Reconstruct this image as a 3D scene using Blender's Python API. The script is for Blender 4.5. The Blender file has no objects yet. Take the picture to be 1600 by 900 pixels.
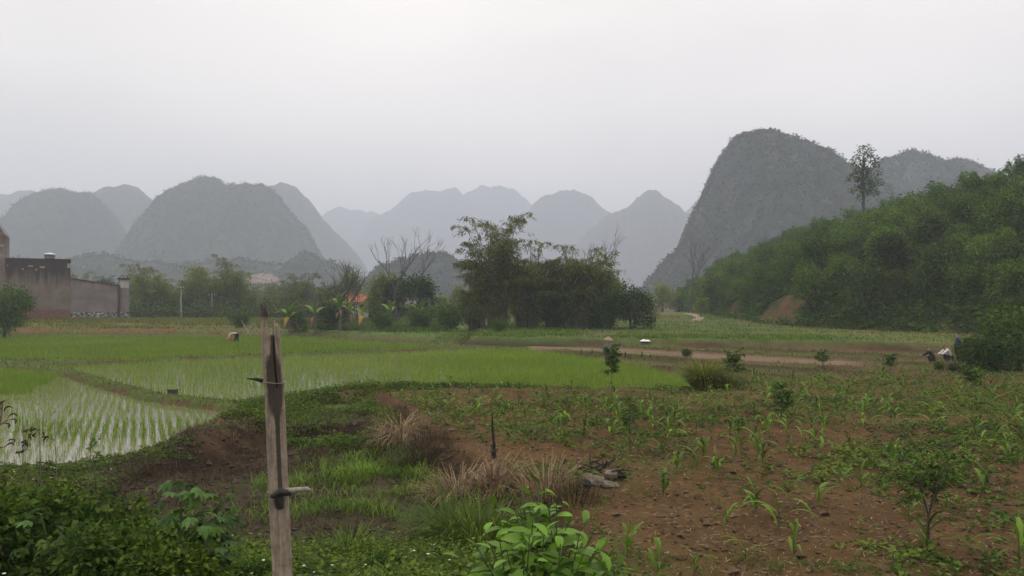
import bpy, math, random
import numpy as np
from math import radians, pi, sin, cos
from mathutils import Vector, Matrix

sc = bpy.context.scene
COL = sc.collection

# ------------------------------------------------------------------ camera, sky, sun, exposure
F, HC, HY = 1300.0, 3.4, 475.0          # focal length in px of a 1600 px wide frame, eye height, horizon row
cam_d = bpy.data.cameras.new("camera"); cam = bpy.data.objects.new("camera", cam_d); COL.objects.link(cam)
cam_d.sensor_width = 36.0; cam_d.lens = 36.0 * F / 1600.0
cam_d.shift_y = (HY - 450.0) / 1600.0
cam_d.clip_start = 0.05; cam_d.clip_end = 6000
cam.location = (0, 0, HC); cam.rotation_euler = (radians(90), 0, 0)
sc.camera = cam

SKY_HORIZON = 12.1
SUN_EL, SUN_AZ = radians(62), radians(-25)     # azimuth from +Y towards +X
world = bpy.data.worlds.new("World"); sc.world = world; world.use_nodes = True
wn, wl = world.node_tree.nodes, world.node_tree.links
wn.clear()
wout = wn.new("ShaderNodeOutputWorld"); wbg = wn.new("ShaderNodeBackground")
wbg.inputs["Strength"].default_value = 0.1
sky = wn.new("ShaderNodeTexSky"); sky.sky_type = 'NISHITA'; sky.sun_disc = False
sky.sun_elevation = SUN_EL; sky.sun_rotation = SUN_AZ; sky.dust_density = 4.0; sky.air_density = 1.0
wtc = wn.new("ShaderNodeTexCoord")
wmap = wn.new("ShaderNodeMapping"); wmap.inputs["Scale"].default_value = (1.0, 1.0, 2.6)
wno = wn.new("ShaderNodeTexNoise"); wno.inputs["Scale"].default_value = 1.7; wno.inputs["Detail"].default_value = 5
wno.inputs["Roughness"].default_value = 0.5
wr = wn.new("ShaderNodeValToRGB")
wr.color_ramp.elements[0].position = 0.30; wr.color_ramp.elements[0].color = (0.82, 0.765, 0.715, 1)
wr.color_ramp.elements[1].position = 0.70; wr.color_ramp.elements[1].color = (1.13, 1.045, 0.965, 1)
# overcast luminance grows from the horizon to the zenith
wsx = wn.new("ShaderNodeSeparateXYZ"); wel = wn.new("ShaderNodeMapRange")
wel.inputs["From Min"].default_value = 0.0; wel.inputs["From Max"].default_value = 1.0
wel.inputs["To Min"].default_value = SKY_HORIZON; wel.inputs["To Max"].default_value = SKY_HORIZON * 1.45
wsc = wn.new("ShaderNodeVectorMath"); wsc.operation = 'SCALE'
wmx = wn.new("ShaderNodeMix"); wmx.data_type = 'RGBA'; wmx.inputs["Factor"].default_value = 0.97
wl.new(wtc.outputs["Generated"], wmap.inputs["Vector"]); wl.new(wmap.outputs["Vector"], wno.inputs["Vector"])
wl.new(wtc.outputs["Generated"], wsx.inputs[0]); wl.new(wsx.outputs["Z"], wel.inputs["Value"]); wl.new(wel.outputs["Result"], wsc.inputs["Scale"])
wl.new(wno.outputs["Fac"], wr.inputs["Fac"]); wl.new(wr.outputs["Color"], wsc.inputs[0])
wl.new(sky.outputs["Color"], wmx.inputs["A"]); wl.new(wsc.outputs["Vector"], wmx.inputs["B"])
wl.new(wmx.outputs["Result"], wbg.inputs["Color"]); wl.new(wbg.outputs["Background"], wout.inputs["Surface"])

sun_d = bpy.data.lights.new("sun", 'SUN'); sun = bpy.data.objects.new("sun", sun_d); COL.objects.link(sun)
sun_d.energy = 0.7; sun_d.angle = radians(25); sun_d.color = (1.0, 0.96, 0.9)
sdir = Vector((sin(SUN_AZ) * cos(SUN_EL), cos(SUN_AZ) * cos(SUN_EL), sin(SUN_EL)))
sun.rotation_euler = sdir.to_track_quat('Z', 'Y').to_euler(); sun.location = (0, 0, 60)

vs = sc.view_settings
vs.view_transform = 'Standard'; vs.look = 'None'; vs.exposure = 0.0; vs.gamma = 1.0; vs.use_curve_mapping = False
cy = sc.cycles
cy.use_denoising = True
cy.max_bounces = 10; cy.diffuse_bounces = 3; cy.glossy_bounces = 2; cy.transmission_bounces = 3; cy.volume_bounces = 8
cy.transparent_max_bounces = 4
cy.sample_clamp_indirect = 4.0
HAZE_DENSITY = 0.00066
KS = 2.6                               # the karst hills stand this much farther than first paced

# ------------------------------------------------------------------ numeric helpers
def PX(px, py, Y):
    return np.array([(px - 800.0) / F * Y, Y, HC - (py - HY) / F * Y])

def hash2(ix, iy, s=0):
    n = (ix.astype(np.int64) * 374761393 + iy.astype(np.int64) * 668265263 + s * 982451653) & 0x7fffffff
    n = ((n ^ (n >> 13)) * 1274126177) & 0x7fffffff
    n = (n ^ (n >> 16)) & 0x7fffffff
    return (n % 100003) / 100003.0

def vnoise(x, y, s=0):
    ix, iy = np.floor(x), np.floor(y)
    fx, fy = x - ix, y - iy
    fx = fx * fx * (3 - 2 * fx); fy = fy * fy * (3 - 2 * fy)
    a = hash2(ix, iy, s); b = hash2(ix + 1, iy, s); c = hash2(ix, iy + 1, s); d = hash2(ix + 1, iy + 1, s)
    return (a * (1 - fx) + b * fx) * (1 - fy) + (c * (1 - fx) + d * fx) * fy

def fbm(x, y, s=0, o=4):
    t = 0; a = 0.5; tot = 0
    for i in range(o):
        t = t + a * vnoise(x * 2 ** i + 17.3 * i, y * 2 ** i - 9.1 * i, s + i); tot += a; a *= 0.5
    return t / tot * 2 - 1

def worley(x, y, s=0):
    ix, iy = np.floor(x), np.floor(y)
    best = np.full(x.shape, 9.0)
    for dx in (-1, 0, 1):
        for dy in (-1, 0, 1):
            cx, cyy = ix + dx, iy + dy
            px = cx + hash2(cx, cyy, s); py = cyy + hash2(cx, cyy, s + 7)
            best = np.minimum(best, (px - x) ** 2 + (py - y) ** 2)
    return np.sqrt(best)

def ss(v, a, b):
    t = np.clip((v - a) / (b - a), 0, 1)
    return t * t * (3 - 2 * t)

def sd(poly, x, y):
    """signed distance to a polygon, positive inside"""
    p = np.array(poly, float); q = np.roll(p, -1, 0)
    d = np.full(np.shape(x), 1e9); ins = np.zeros(np.shape(x), bool)
    for (ax, ay), (bx, by) in zip(p, q):
        ex, ey = bx - ax, by - ay
        t = np.clip(((x - ax) * ex + (y - ay) * ey) / (ex * ex + ey * ey), 0, 1)
        d = np.minimum(d, (x - ax - t * ex) ** 2 + (y - ay - t * ey) ** 2)
        if ay != by:
            c = ((ay > y) != (by > y)) & (x < ex * (y - ay) / ey + ax)
            ins ^= c
    d = np.sqrt(d)
    return np.where(ins, d, -d)

def sline(pts, x, y):
    d = np.full(np.shape(x), 1e9)
    for (ax, ay), (bx, by) in zip(pts[:-1], pts[1:]):
        ex, ey = bx - ax, by - ay
        t = np.clip(((x - ax) * ex + (y - ay) * ey) / (ex * ex + ey * ey), 0, 1)
        d = np.minimum(d, (x - ax - t * ex) ** 2 + (y - ay - t * ey) ** 2)
    return np.sqrt(d)

def unit(v):
    return v / np.maximum(np.linalg.norm(v, axis=-1, keepdims=True), 1e-9)

# ------------------------------------------------------------------ mesh helpers
class MB:
    def __init__(self):
        self.v = []; self.n = 0; self.f = []
    def add(self, v, f, m=0):
        v = np.asarray(v, float).reshape(-1, 3); f = np.asarray(f, np.int64)
        self.v.append(v); self.f.append((f + self.n, m)); self.n += len(v)
        return self
    def mesh(self, name, mats, smooth=False, attr=None):
        me = bpy.data.meshes.new(name)
        v = np.concatenate(self.v)
        me.vertices.add(len(v)); me.vertices.foreach_set("co", v.astype(np.float32).ravel())
        loops = np.concatenate([f.ravel() for f, m in self.f])
        lens = np.concatenate([np.full(len(f), f.shape[1]) for f, m in self.f])
        mi = np.concatenate([np.full(len(f), m) for f, m in self.f])
        me.loops.add(len(loops)); me.loops.foreach_set("vertex_index", loops.astype(np.int32))
        me.polygons.add(len(lens))
        me.polygons.foreach_set("loop_start", np.concatenate([[0], np.cumsum(lens)[:-1]]).astype(np.int32))
        me.polygons.foreach_set("material_index", mi.astype(np.int32))
        me.polygons.foreach_set("use_smooth", np.full(len(lens), smooth))
        for m in (mats if isinstance(mats, (list, tuple)) else [mats]): me.materials.append(m)
        if attr:
            for k, a in attr.items():
                at = me.attributes.new(k, 'FLOAT_COLOR' if a.ndim == 2 else 'FLOAT', 'POINT')
                at.data.foreach_set("color" if a.ndim == 2 else "value", a.astype(np.float32).ravel())
        me.update(calc_edges=True); me.validate()
        return me

def obj(name, me, parent=None, loc=None, rz=0.0, scale=None):
    o = bpy.data.objects.new(name, me); COL.objects.link(o)
    if parent is not None: o.parent = parent
    if loc is not None: o.location = tuple(float(c) for c in loc)
    if rz: o.rotation_euler = (0, 0, rz)
    if scale is not None: o.scale = (scale,) * 3 if np.isscalar(scale) else scale
    return o

def tag(o, label=None, cat=None, group=None, kind=None):
    if label: o["label"] = label
    if cat: o["category"] = cat
    if group: o["group"] = group
    if kind: o["kind"] = kind
    return o

def thing(name, label, cat, loc, rz=0.0, group=None, scale=None):
    return tag(obj(name, None, None, loc, rz, scale), label, cat, group)

def copy_tree(o, parent=None):
    c = o.copy(); COL.objects.link(c)
    if parent is not None: c.parent = parent
    for ch in o.children: copy_tree(ch, c)
    return c

def tube(mb, pts, rad, sides=6, m=0, cap=True):
    pts = np.asarray(pts, float); k = len(pts); rad = np.broadcast_to(rad, (k,))
    tan = unit(np.gradient(pts, axis=0))
    ref = np.where(np.abs(tan[:, 2:3]) > 0.9, np.array([[1.0, 0, 0]]), np.array([[0, 0, 1.0]]))
    ref = np.repeat(ref[:1], k, 0)
    a = unit(np.cross(tan, ref)); b = np.cross(tan, a)
    th = np.arange(sides) * 2 * pi / sides
    v = pts[:, None] + rad[:, None, None] * (np.cos(th)[None, :, None] * a[:, None] + np.sin(th)[None, :, None] * b[:, None])
    i = np.arange(k - 1)[:, None] * sides; j = np.arange(sides)[None]; j2 = (j + 1) % sides
    f = np.stack([i + j, i + j2, i + sides + j2, i + sides + j], -1).reshape(-1, 4)
    mb.add(v, f, m)
    if cap:
        for e in (0, k - 1):
            ring = v[e]; vv = np.vstack([ring, pts[e]])
            mb.add(vv, np.stack([np.arange(sides), (np.arange(sides) + 1) % sides, np.full(sides, sides)], -1), m)

def box(mb, x0, x1, y0, y1, z0, z1, m=0):
    v = [(x, y, z) for x in (x0, x1) for y in (y0, y1) for z in (z0, z1)]
    mb.add(v, [(0, 1, 3, 2), (4, 6, 7, 5), (0, 4, 5, 1), (2, 3, 7, 6), (0, 2, 6, 4), (1, 5, 7, 3)], m)

def leaves(mb, base, d, up, L, W, fold=0.12, droop=0.15, m=0, simple=False):
    base = np.asarray(base, float); n = len(base)
    if n == 0: return
    d = unit(d); L = np.broadcast_to(L, (n,))[:, None]; W = np.broadcast_to(W, (n,))[:, None]
    side = unit(np.cross(d, up)); nr = np.cross(side, d)
    mid = base + d * L * 0.45
    t = base + d * L; t = t - np.array([0, 0, 1.0]) * droop * L
    l = mid - side * W * 0.5 + nr * fold * W; r = mid + side * W * 0.5 + nr * fold * W
    k = np.arange(n)[:, None]
    if simple:
        mb.add(np.stack([base, r, t, l], 1), (k * 4 + np.array([[0, 1, 2, 3]])), m)
    else:
        f = np.concatenate([k * 5 + np.array([[0, 2, 1]]), k * 5 + np.array([[0, 3, 2]]),
                            k * 5 + np.array([[1, 2, 4]]), k * 5 + np.array([[2, 3, 4]])])
        mb.add(np.stack([base, l, mid, r, t], 1), f, m)

def blades(mb, base, az, lean, L, W, bend=0.5, m=0, simple=False):
    base = np.asarray(base, float); n = len(base)
    if n == 0: return
    lean = np.broadcast_to(lean, (n,)); L = np.broadcast_to(L, (n,)); W = np.broadcast_to(W, (n,)); bend = np.broadcast_to(bend, (n,))
    h = np.stack([np.cos(az), np.sin(az), np.zeros(n)], 1)
    s = np.stack([-np.sin(az), np.cos(az), np.zeros(n)], 1) * W[:, None] * 0.5
    up = np.array([0, 0, 1.0])
    d1 = h * np.sin(lean)[:, None] + up * np.cos(lean)[:, None]
    d2 = h * np.sin(lean + bend)[:, None] + up * np.cos(lean + bend)[:, None]
    d3 = h * np.sin(lean + 2.1 * bend)[:, None] + up * np.cos(lean + 2.1 * bend)[:, None]
    k = np.arange(n)[:, None]
    if simple:
        t = base + (d1 * .5 + d2 * .5) * L[:, None]
        mb.add(np.stack([base - s, base + s, t], 1), k * 3 + np.array([[0, 1, 2]]), m); return
    p1 = base + d1 * (L * .4)[:, None]; p2 = p1 + d2 * (L * .35)[:, None]; p3 = p2 + d3 * (L * .25)[:, None]
    v = np.stack([base - s * .7, base + s * .7, p1 - s, p1 + s, p2 - s * .7, p2 + s * .7, p3], 1)
    mb.add(v, np.concatenate([k * 7 + np.array([[0, 1, 3, 2]]), k * 7 + np.array([[2, 3, 5, 4]])]), m)
    mb.f.append((k * 7 + np.array([[4, 5, 6]]) + (mb.n - 7 * n), m))

def rdir(rng, n, zlo=-1, zhi=1):
    z = rng.uniform(zlo, zhi, n); a = rng.uniform(0, 2 * pi, n); r = np.sqrt(np.maximum(0, 1 - z * z))
    return np.stack([r * np.cos(a), r * np.sin(a), z], 1)

# ------------------------------------------------------------------ materials
def new_mat(name):
    m = bpy.data.materials.new(name); m.use_nodes = True
    nt = m.node_tree; return m, nt.nodes, nt.links, nt.nodes["Principled BSDF"]

def ramp(nodes, a, b, p0=0.3, p1=0.7):
    r = nodes.new("ShaderNodeValToRGB")
    r.color_ramp.elements[0].position = p0; r.color_ramp.elements[0].color = (*a, 1)
    r.color_ramp.elements[1].position = p1; r.color_ramp.elements[1].color = (*b, 1)
    return r

def noise(nodes, links, scale, detail=4, coord="Object", rough=0.6):
    tc = nodes.new("ShaderNodeTexCoord"); n = nodes.new("ShaderNodeTexNoise")
    n.inputs["Scale"].default_value = scale; n.inputs["Detail"].default_value = detail; n.inputs["Roughness"].default_value = rough
    links.new(tc.outputs[coord], n.inputs["Vector"]); return n

def leaf_mat(name, a, b, rough=0.55, trans=0.25, objvar=0.25, third=None, patch=0, pc=1.0):
    m, n, l, p = new_mat(name)
    if a[1] > a[0]: a, b = (a[0], a[1], a[2] * .62), (b[0], b[1], b[2] * .62)
    g = n.new("ShaderNodeNewGeometry"); r = ramp(n, a, b, 0.1, 0.9)
    if third:
        e = r.color_ramp.elements.new(0.97); e.color = (*third, 1)
    l.new(g.outputs["Random Per Island"], r.inputs["Fac"])
    oi = n.new("ShaderNodeObjectInfo"); mr = n.new("ShaderNodeMapRange")
    mr.inputs["To Min"].default_value = 1 - objvar; mr.inputs["To Max"].default_value = 1 + objvar
    l.new(oi.outputs["Random"], mr.inputs["Value"])
    vm = n.new("ShaderNodeVectorMath"); vm.operation = 'SCALE'
    l.new(r.outputs["Color"], vm.inputs[0]); l.new(mr.outputs["Result"], vm.inputs["Scale"])
    if patch:            # different weeds grow in different patches
        pn = noise(n, l, patch, 3); pr = ramp(n, (1 - .45 * pc, 1 - .38 * pc, 1 - .25 * pc), (1 + .35 * pc, 1 + .2 * pc, 1 - .1 * pc), .35, .65); l.new(pn.outputs["Fac"], pr.inputs["Fac"])
        pm = n.new("ShaderNodeVectorMath"); pm.operation = 'MULTIPLY'; l.new(vm.outputs["Vector"], pm.inputs[0]); l.new(pr.outputs["Color"], pm.inputs[1]); vm = pm
    l.new(vm.outputs["Vector"], p.inputs["Base Color"])
    p.inputs["Roughness"].default_value = rough; p.inputs["Specular IOR Level"].default_value = 0.12 if rough > .48 else .25
    if trans > 0:
        t = n.new("ShaderNodeBsdfTranslucent"); mx = n.new("ShaderNodeMixShader"); mx.inputs["Fac"].default_value = trans
        l.new(vm.outputs["Vector"], t.inputs["Color"])
        l.new(p.outputs["BSDF"], mx.inputs[1]); l.new(t.outputs["BSDF"], mx.inputs[2])
        l.new(mx.outputs["Shader"], n["Material Output"].inputs["Surface"])
    return m

def rough_mat(name, a, b, scale=4, rough=0.9, bump=0.3, detail=6, dist=0.02, coord="Object", metallic=0):
    m, n, l, p = new_mat(name)
    no = noise(n, l, scale, detail, coord); r = ramp(n, a, b)
    l.new(no.outputs["Fac"], r.inputs["Fac"]); l.new(r.outputs["Color"], p.inputs["Base Color"])
    p.inputs["Roughness"].default_value = rough; p.inputs["Metallic"].default_value = metallic
    if bump:
        bp = n.new("ShaderNodeBump"); bp.inputs["Strength"].default_value = bump; bp.inputs["Distance"].default_value = dist
        l.new(no.outputs["Fac"], bp.inputs["Height"]); l.new(bp.outputs["Normal"], p.inputs["Normal"])
    return m

M = {}
M['bark'] = rough_mat("bark", (0.05, 0.04, 0.03), (0.12, 0.10, 0.08), 6)
M['greybark'] = rough_mat("grey_bark", (0.05, 0.045, 0.04), (0.10, 0.09, 0.085), 6)
M['culm'] = rough_mat("bamboo_culm", (0.06, 0.06, 0.03), (0.14, 0.13, 0.07), 3)
M['bamboo_leaf'] = leaf_mat("bamboo_leaf", (0.066, 0.088, 0.026), (0.235, 0.265, 0.09), objvar=0.3, trans=0.42)
M['bamboo_top'] = leaf_mat("bamboo_top_leaf", (0.11, 0.13, 0.05), (0.22, 0.235, 0.11), objvar=0.12, trans=0.38)
M['hill_leaf'] = leaf_mat("hill_leaf", (0.040, 0.088, 0.014), (0.130, 0.222, 0.040), objvar=0.28)
M['hill_leaf_light'] = leaf_mat("hill_leaf_light", (0.056, 0.112, 0.018), (0.168, 0.265, 0.048), objvar=0.25)
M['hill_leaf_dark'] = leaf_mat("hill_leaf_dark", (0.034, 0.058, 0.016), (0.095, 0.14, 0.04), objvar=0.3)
M['grove_leaf'] = leaf_mat("grove_leaf", (0.10, 0.14, 0.045), (0.25, 0.31, 0.11), objvar=0.25, trans=.4)
M['shrub_leaf'] = leaf_mat("shrub_leaf", (0.035, 0.075, 0.016), (0.105, 0.18, 0.042), objvar=0.2)
M['dark_shrub'] = leaf_mat("dark_shrub_leaf", (0.018, 0.040, 0.012), (0.065, 0.115, 0.032), objvar=0.15)
M['citrus_leaf'] = leaf_mat("citrus_leaf", (0.034, 0.080, 0.014), (0.115, 0.20, 0.038), rough=0.5, objvar=0.15)
M['citrus_young'] = leaf_mat("young_citrus_leaf", (0.075, 0.18, 0.016), (0.17, 0.32, 0.04), rough=0.46, objvar=0.35)
M['cassava_leaf'] = leaf_mat("cassava_leaf", (0.06, 0.13, 0.05), (0.13, 0.22, 0.10), objvar=0.25)
M['cassava_dark'] = leaf_mat("cassava_dark_leaf", (0.030, 0.066, 0.030), (0.075, 0.13, 0.065), objvar=0.25)
M['corn_leaf'] = leaf_mat("maize_leaf", (0.06, 0.125, 0.024), (0.155, 0.25, 0.045), objvar=0.4)
M['bush_leaf'] = leaf_mat("bush_leaf", (0.032, 0.074, 0.016), (0.125, 0.205, 0.045), objvar=0.15, patch=2.0)
M['weed_leaf'] = leaf_mat("weed_leaf", (0.038, 0.078, 0.016), (0.145, 0.225, 0.045), objvar=0.1, patch=.7)
M['field_weed'] = leaf_mat("field_weed_leaf", (0.05, 0.10, 0.025), (0.14, 0.215, 0.06), objvar=0.1, patch=.5)
M['grass'] = leaf_mat("grass_blade", (0.065, 0.115, 0.02), (0.16, 0.235, 0.05), objvar=0.1, patch=.3)
M['olive_grass'] = leaf_mat("olive_grass_blade", (0.08, 0.10, 0.025), (0.17, 0.19, 0.05), objvar=0.1)
M['olive_tuft'] = leaf_mat("olive_tuft_blade", (0.11, 0.13, 0.03), (0.24, 0.26, 0.07), objvar=0.1, trans=.35)
M['bright_grass'] = leaf_mat("bright_grass_blade", (0.07, 0.15, 0.02), (0.165, 0.28, 0.05), objvar=0.1, patch=1.2)
M['dry_grass'] = leaf_mat("dry_grass_blade", (0.13, 0.085, 0.045), (0.44, 0.33, 0.20), objvar=0.1, rough=0.8)
M['dead_grass'] = leaf_mat("dead_grass_blade", (0.024, 0.018, 0.010), (0.105, 0.080, 0.045), objvar=0.1, rough=0.8)
M['dead_leaf'] = leaf_mat("dead_leaf", (0.045, 0.028, 0.018), (0.10, 0.06, 0.038), rough=0.8)
M['rice'] = leaf_mat("rice_blade", (0.125, 0.21, 0.036), (0.24, 0.36, 0.075), trans=0.38, objvar=0.1, patch=.12, pc=.35)
M['banana_leaf'] = leaf_mat("banana_leaf", (0.07, 0.14, 0.03), (0.19, 0.28, 0.07), objvar=0.3)
M['banana_dry'] = leaf_mat("dry_banana_leaf", (0.12, 0.085, 0.05), (0.22, 0.15, 0.09), rough=0.9)
M['banana_yellow'] = leaf_mat("yellow_banana_leaf", (0.22, 0.15, 0.03), (0.34, 0.235, 0.05), rough=0.7)
M['pseudostem'] = rough_mat("banana_stem", (0.07, 0.06, 0.035), (0.17, 0.15, 0.08), 5)
M['petal'] = leaf_mat("white_petal", (0.7, 0.7, 0.66), (0.85, 0.85, 0.8), trans=0.15)
M['twig'] = rough_mat("twig", (0.10, 0.075, 0.05), (0.20, 0.16, 0.11), 12)
M['green_stem'] = rough_mat("green_stem", (0.05, 0.08, 0.025), (0.10, 0.14, 0.05), 8, rough=0.6)
M['burnt'] = rough_mat("burnt_wood", (0.006, 0.005, 0.005), (0.035, 0.026, 0.02), 18)
M['stone'] = rough_mat("field_stone", (0.10, 0.075, 0.055), (0.30, 0.25, 0.19), 9, bump=0.6)
M['clod'] = rough_mat("soil_clod", (0.085, 0.052, 0.026), (0.15, 0.096, 0.05), 9, bump=0.5)
M['straw'] = leaf_mat("straw", (0.16, 0.11, 0.065), (0.40, 0.31, 0.20), rough=0.9, trans=0)
M['concrete'] = rough_mat("concrete", (0.20, 0.19, 0.18), (0.36, 0.34, 0.32), 5)
M['dark_concrete'] = rough_mat("dark_concrete", (0.035, 0.03, 0.027), (0.085, 0.07, 0.06), 9)
M['steel'] = rough_mat("tank_steel", (0.45, 0.45, 0.46), (0.6, 0.6, 0.6), 3, rough=0.35, bump=0, metallic=0.7)
M['rust_band'] = rough_mat("tank_dark_band", (0.08, 0.055, 0.045), (0.14, 0.10, 0.08), 3)
M['pipe'] = rough_mat("drain_pipe", (0.02, 0.017, 0.015), (0.045, 0.035, 0.03), 4, rough=0.6)
M['red_tile'] = rough_mat("red_roof_tile", (0.30, 0.085, 0.04), (0.45, 0.14, 0.065), 2)
M['old_tile'] = rough_mat("old_roof_tile", (0.16, 0.09, 0.06), (0.30, 0.18, 0.12), 3)
M['cream_wall'] = rough_mat("cream_wall", (0.42, 0.38, 0.30), (0.55, 0.50, 0.41), 1.5)
M['window_dark'] = rough_mat("window_glass", (0.02, 0.02, 0.022), (0.05, 0.05, 0.055), 2, rough=0.15, bump=0)
M['brick'] = rough_mat("old_brick", (0.13, 0.055, 0.038), (0.26, 0.11, 0.075), 6)
M['mortar'] = rough_mat("mortar", (0.13, 0.11, 0.10), (0.22, 0.19, 0.17), 6)
M['track'] = rough_mat("pale_track", (0.24, 0.17, 0.115), (0.38, 0.29, 0.21), 1.2)
M['sheet'] = rough_mat("white_plastic", (0.72, 0.73, 0.75), (0.85, 0.85, 0.86), 3, rough=0.4)
M['wire'] = rough_mat("steel_wire", (0.16, 0.14, 0.11), (0.3, 0.27, 0.2), 20, rough=0.5)
M['rubber'] = rough_mat("black_rubber", (0.012, 0.012, 0.011), (0.03, 0.028, 0.026), 20, rough=0.7)
M['peg'] = rough_mat("wooden_peg", (0.22, 0.19, 0.16), (0.42, 0.38, 0.33), 40)
M['skin'] = rough_mat("skin", (0.26, 0.14, 0.09), (0.34, 0.19, 0.13), 8, rough=0.6, bump=0)
M['hair'] = rough_mat("black_hair", (0.008, 0.007, 0.006), (0.02, 0.018, 0.016), 30, rough=0.5)
def cloth(name, c, k=0.75): return rough_mat(name, tuple(x * k for x in c), c, 14, rough=0.95, bump=0.2)
M['c_pale'] = cloth("pale_shirt", (0.55, 0.50, 0.43)); M['c_dark'] = cloth("dark_trousers", (0.022, 0.022, 0.022))
M['c_grey'] = cloth("grey_shirt", (0.17, 0.17, 0.17)); M['c_white'] = cloth("white_shirt", (0.78, 0.77, 0.76), 0.92)
M['c_green'] = cloth("dark_green_shirt", (0.02, 0.03, 0.02)); M['c_blue'] = cloth("blue_jacket", (0.035, 0.05, 0.17))
M['c_brown'] = cloth("brown_trousers", (0.07, 0.05, 0.035)); M['hat_palm'] = rough_mat("palm_hat", (0.26, 0.16, 0.10), (0.42, 0.29, 0.19), 12)
M['red_plastic'] = rough_mat("red_plastic", (0.50, 0.045, 0.03), (0.58, 0.06, 0.04), 3, rough=0.4, bump=0)

# house render: stained cement with damp from the top, own patches
def cement_mat(name, a, b, dark, zs0, zs1, amt):
    m, n, l, p = new_mat(name)
    n1 = noise(n, l, 0.55, 7); r1 = ramp(n, a, b, 0.35, 0.65); l.new(n1.outputs["Fac"], r1.inputs["Fac"])
    tc = n.new("ShaderNodeTexCoord"); mp = n.new("ShaderNodeMapping"); mp.inputs["Scale"].default_value = (1.3, 1.3, 0.12)
    n2 = n.new("ShaderNodeTexNoise"); n2.inputs["Scale"].default_value = 1.6; n2.inputs["Detail"].default_value = 6
    l.new(tc.outputs["Object"], mp.inputs["Vector"]); l.new(mp.outputs["Vector"], n2.inputs["Vector"])
    sx = n.new("ShaderNodeSeparateXYZ"); l.new(tc.outputs["Object"], sx.inputs[0])
    mr = n.new("ShaderNodeMapRange"); mr.inputs["From Min"].default_value = zs0; mr.inputs["From Max"].default_value = zs1
    mr.inputs["To Min"].default_value = -0.5; mr.inputs["To Max"].default_value = 0.65; l.new(sx.outputs["Z"], mr.inputs["Value"])
    ad = n.new("ShaderNodeMath"); ad.operation = 'ADD'; l.new(mr.outputs["Result"], ad.inputs[0]); l.new(n2.outputs["Fac"], ad.inputs[1])
    mr2 = n.new("ShaderNodeMapRange"); mr2.inputs["From Min"].default_value = 0.45; mr2.inputs["From Max"].default_value = 0.8
    mr2.inputs["To Max"].default_value = amt
    l.new(ad.outputs[0], mr2.inputs["Value"])
    mx = n.new("ShaderNodeMix"); mx.data_type = 'RGBA'; mx.inputs["B"].default_value = (*dark, 1)
    l.new(mr2.outputs["Result"], mx.inputs["Factor"]); l.new(r1.outputs["Color"], mx.inputs["A"])
    l.new(mx.outputs["Result"], p.inputs["Base Color"]); p.inputs["Roughness"].default_value = 0.95
    return m
M['cement'] = cement_mat("stained_cement", (0.13, 0.105, 0.085), (0.215, 0.18, 0.145), (0.030, 0.024, 0.021), 2.5, 8.2, 0.9)
M['cement_low'] = cement_mat("grey_cement", (0.155, 0.13, 0.12), (0.235, 0.20, 0.185), (0.08, 0.066, 0.06), 2.0, 8.0, 0.5)
M['cement_tower'] = cement_mat("tower_cement", (0.17, 0.14, 0.12), (0.27, 0.22, 0.19), (0.055, 0.045, 0.04), 5.0, 14.0, 0.7)

# paddy water
m, n, l, p = new_mat("paddy_water"); M['water'] = m
no = noise(n, l, 0.8, 3); r = ramp(n, (0.17, 0.145, 0.105), (0.25, 0.22, 0.165)); l.new(no.outputs["Fac"], r.inputs["Fac"])
l.new(r.outputs["Color"], p.inputs["Base Color"])
p.inputs["Roughness"].default_value = 0.06; p.inputs["IOR"].default_value = 1.33; p.inputs["Specular IOR Level"].default_value = 0.5
n3 = noise(n, l, 9, 2); bp = n.new("ShaderNodeBump"); bp.inputs["Strength"].default_value = 0.12; bp.inputs["Distance"].default_value = 0.01
l.new(n3.outputs["Fac"], bp.inputs["Height"]); l.new(bp.outputs["Normal"], p.inputs["Normal"])

# ground: zone colours (soil, grass, mud) carried per vertex, grain by noise
m, n, l, p = new_mat("ground_soil"); M['ground'] = m
at = n.new("ShaderNodeAttribute"); at.attribute_name = "zone"
na = noise(n, l, 1.1, 8); nb = noise(n, l, 9.0, 8, rough=0.7)
ad = n.new("ShaderNodeMath"); ad.operation = 'MULTIPLY_ADD'; ad.inputs[1].default_value = 1.1; ad.inputs[2].default_value = -0.05
l.new(na.outputs["Fac"], ad.inputs[0])
mu = n.new("ShaderNodeMath"); mu.operation = 'MULTIPLY_ADD'; mu.inputs[1].default_value = 1.3; l.new(nb.outputs["Fac"], mu.inputs[0])
mu.inputs[2].default_value = -0.15
sm = n.new("ShaderNodeMath"); sm.operation = 'ADD'; l.new(ad.outputs[0], sm.inputs[0]); l.new(mu.outputs[0], sm.inputs[1])
vm = n.new("ShaderNodeVectorMath"); vm.operation = 'SCALE'; l.new(at.outputs["Color"], vm.inputs[0]); l.new(sm.outputs[0], vm.inputs["Scale"])
l.new(vm.outputs["Vector"], p.inputs["Base Color"]); p.inputs["Roughness"].default_value = 1.0; p.inputs["Specular IOR Level"].default_value = 0.03
bp = n.new("ShaderNodeBump"); bp.inputs["Strength"].default_value = 0.7; bp.inputs["Distance"].default_value = 0.06
l.new(nb.outputs["Fac"], bp.inputs["Height"]); l.new(bp.outputs["Normal"], p.inputs["Normal"])

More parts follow.
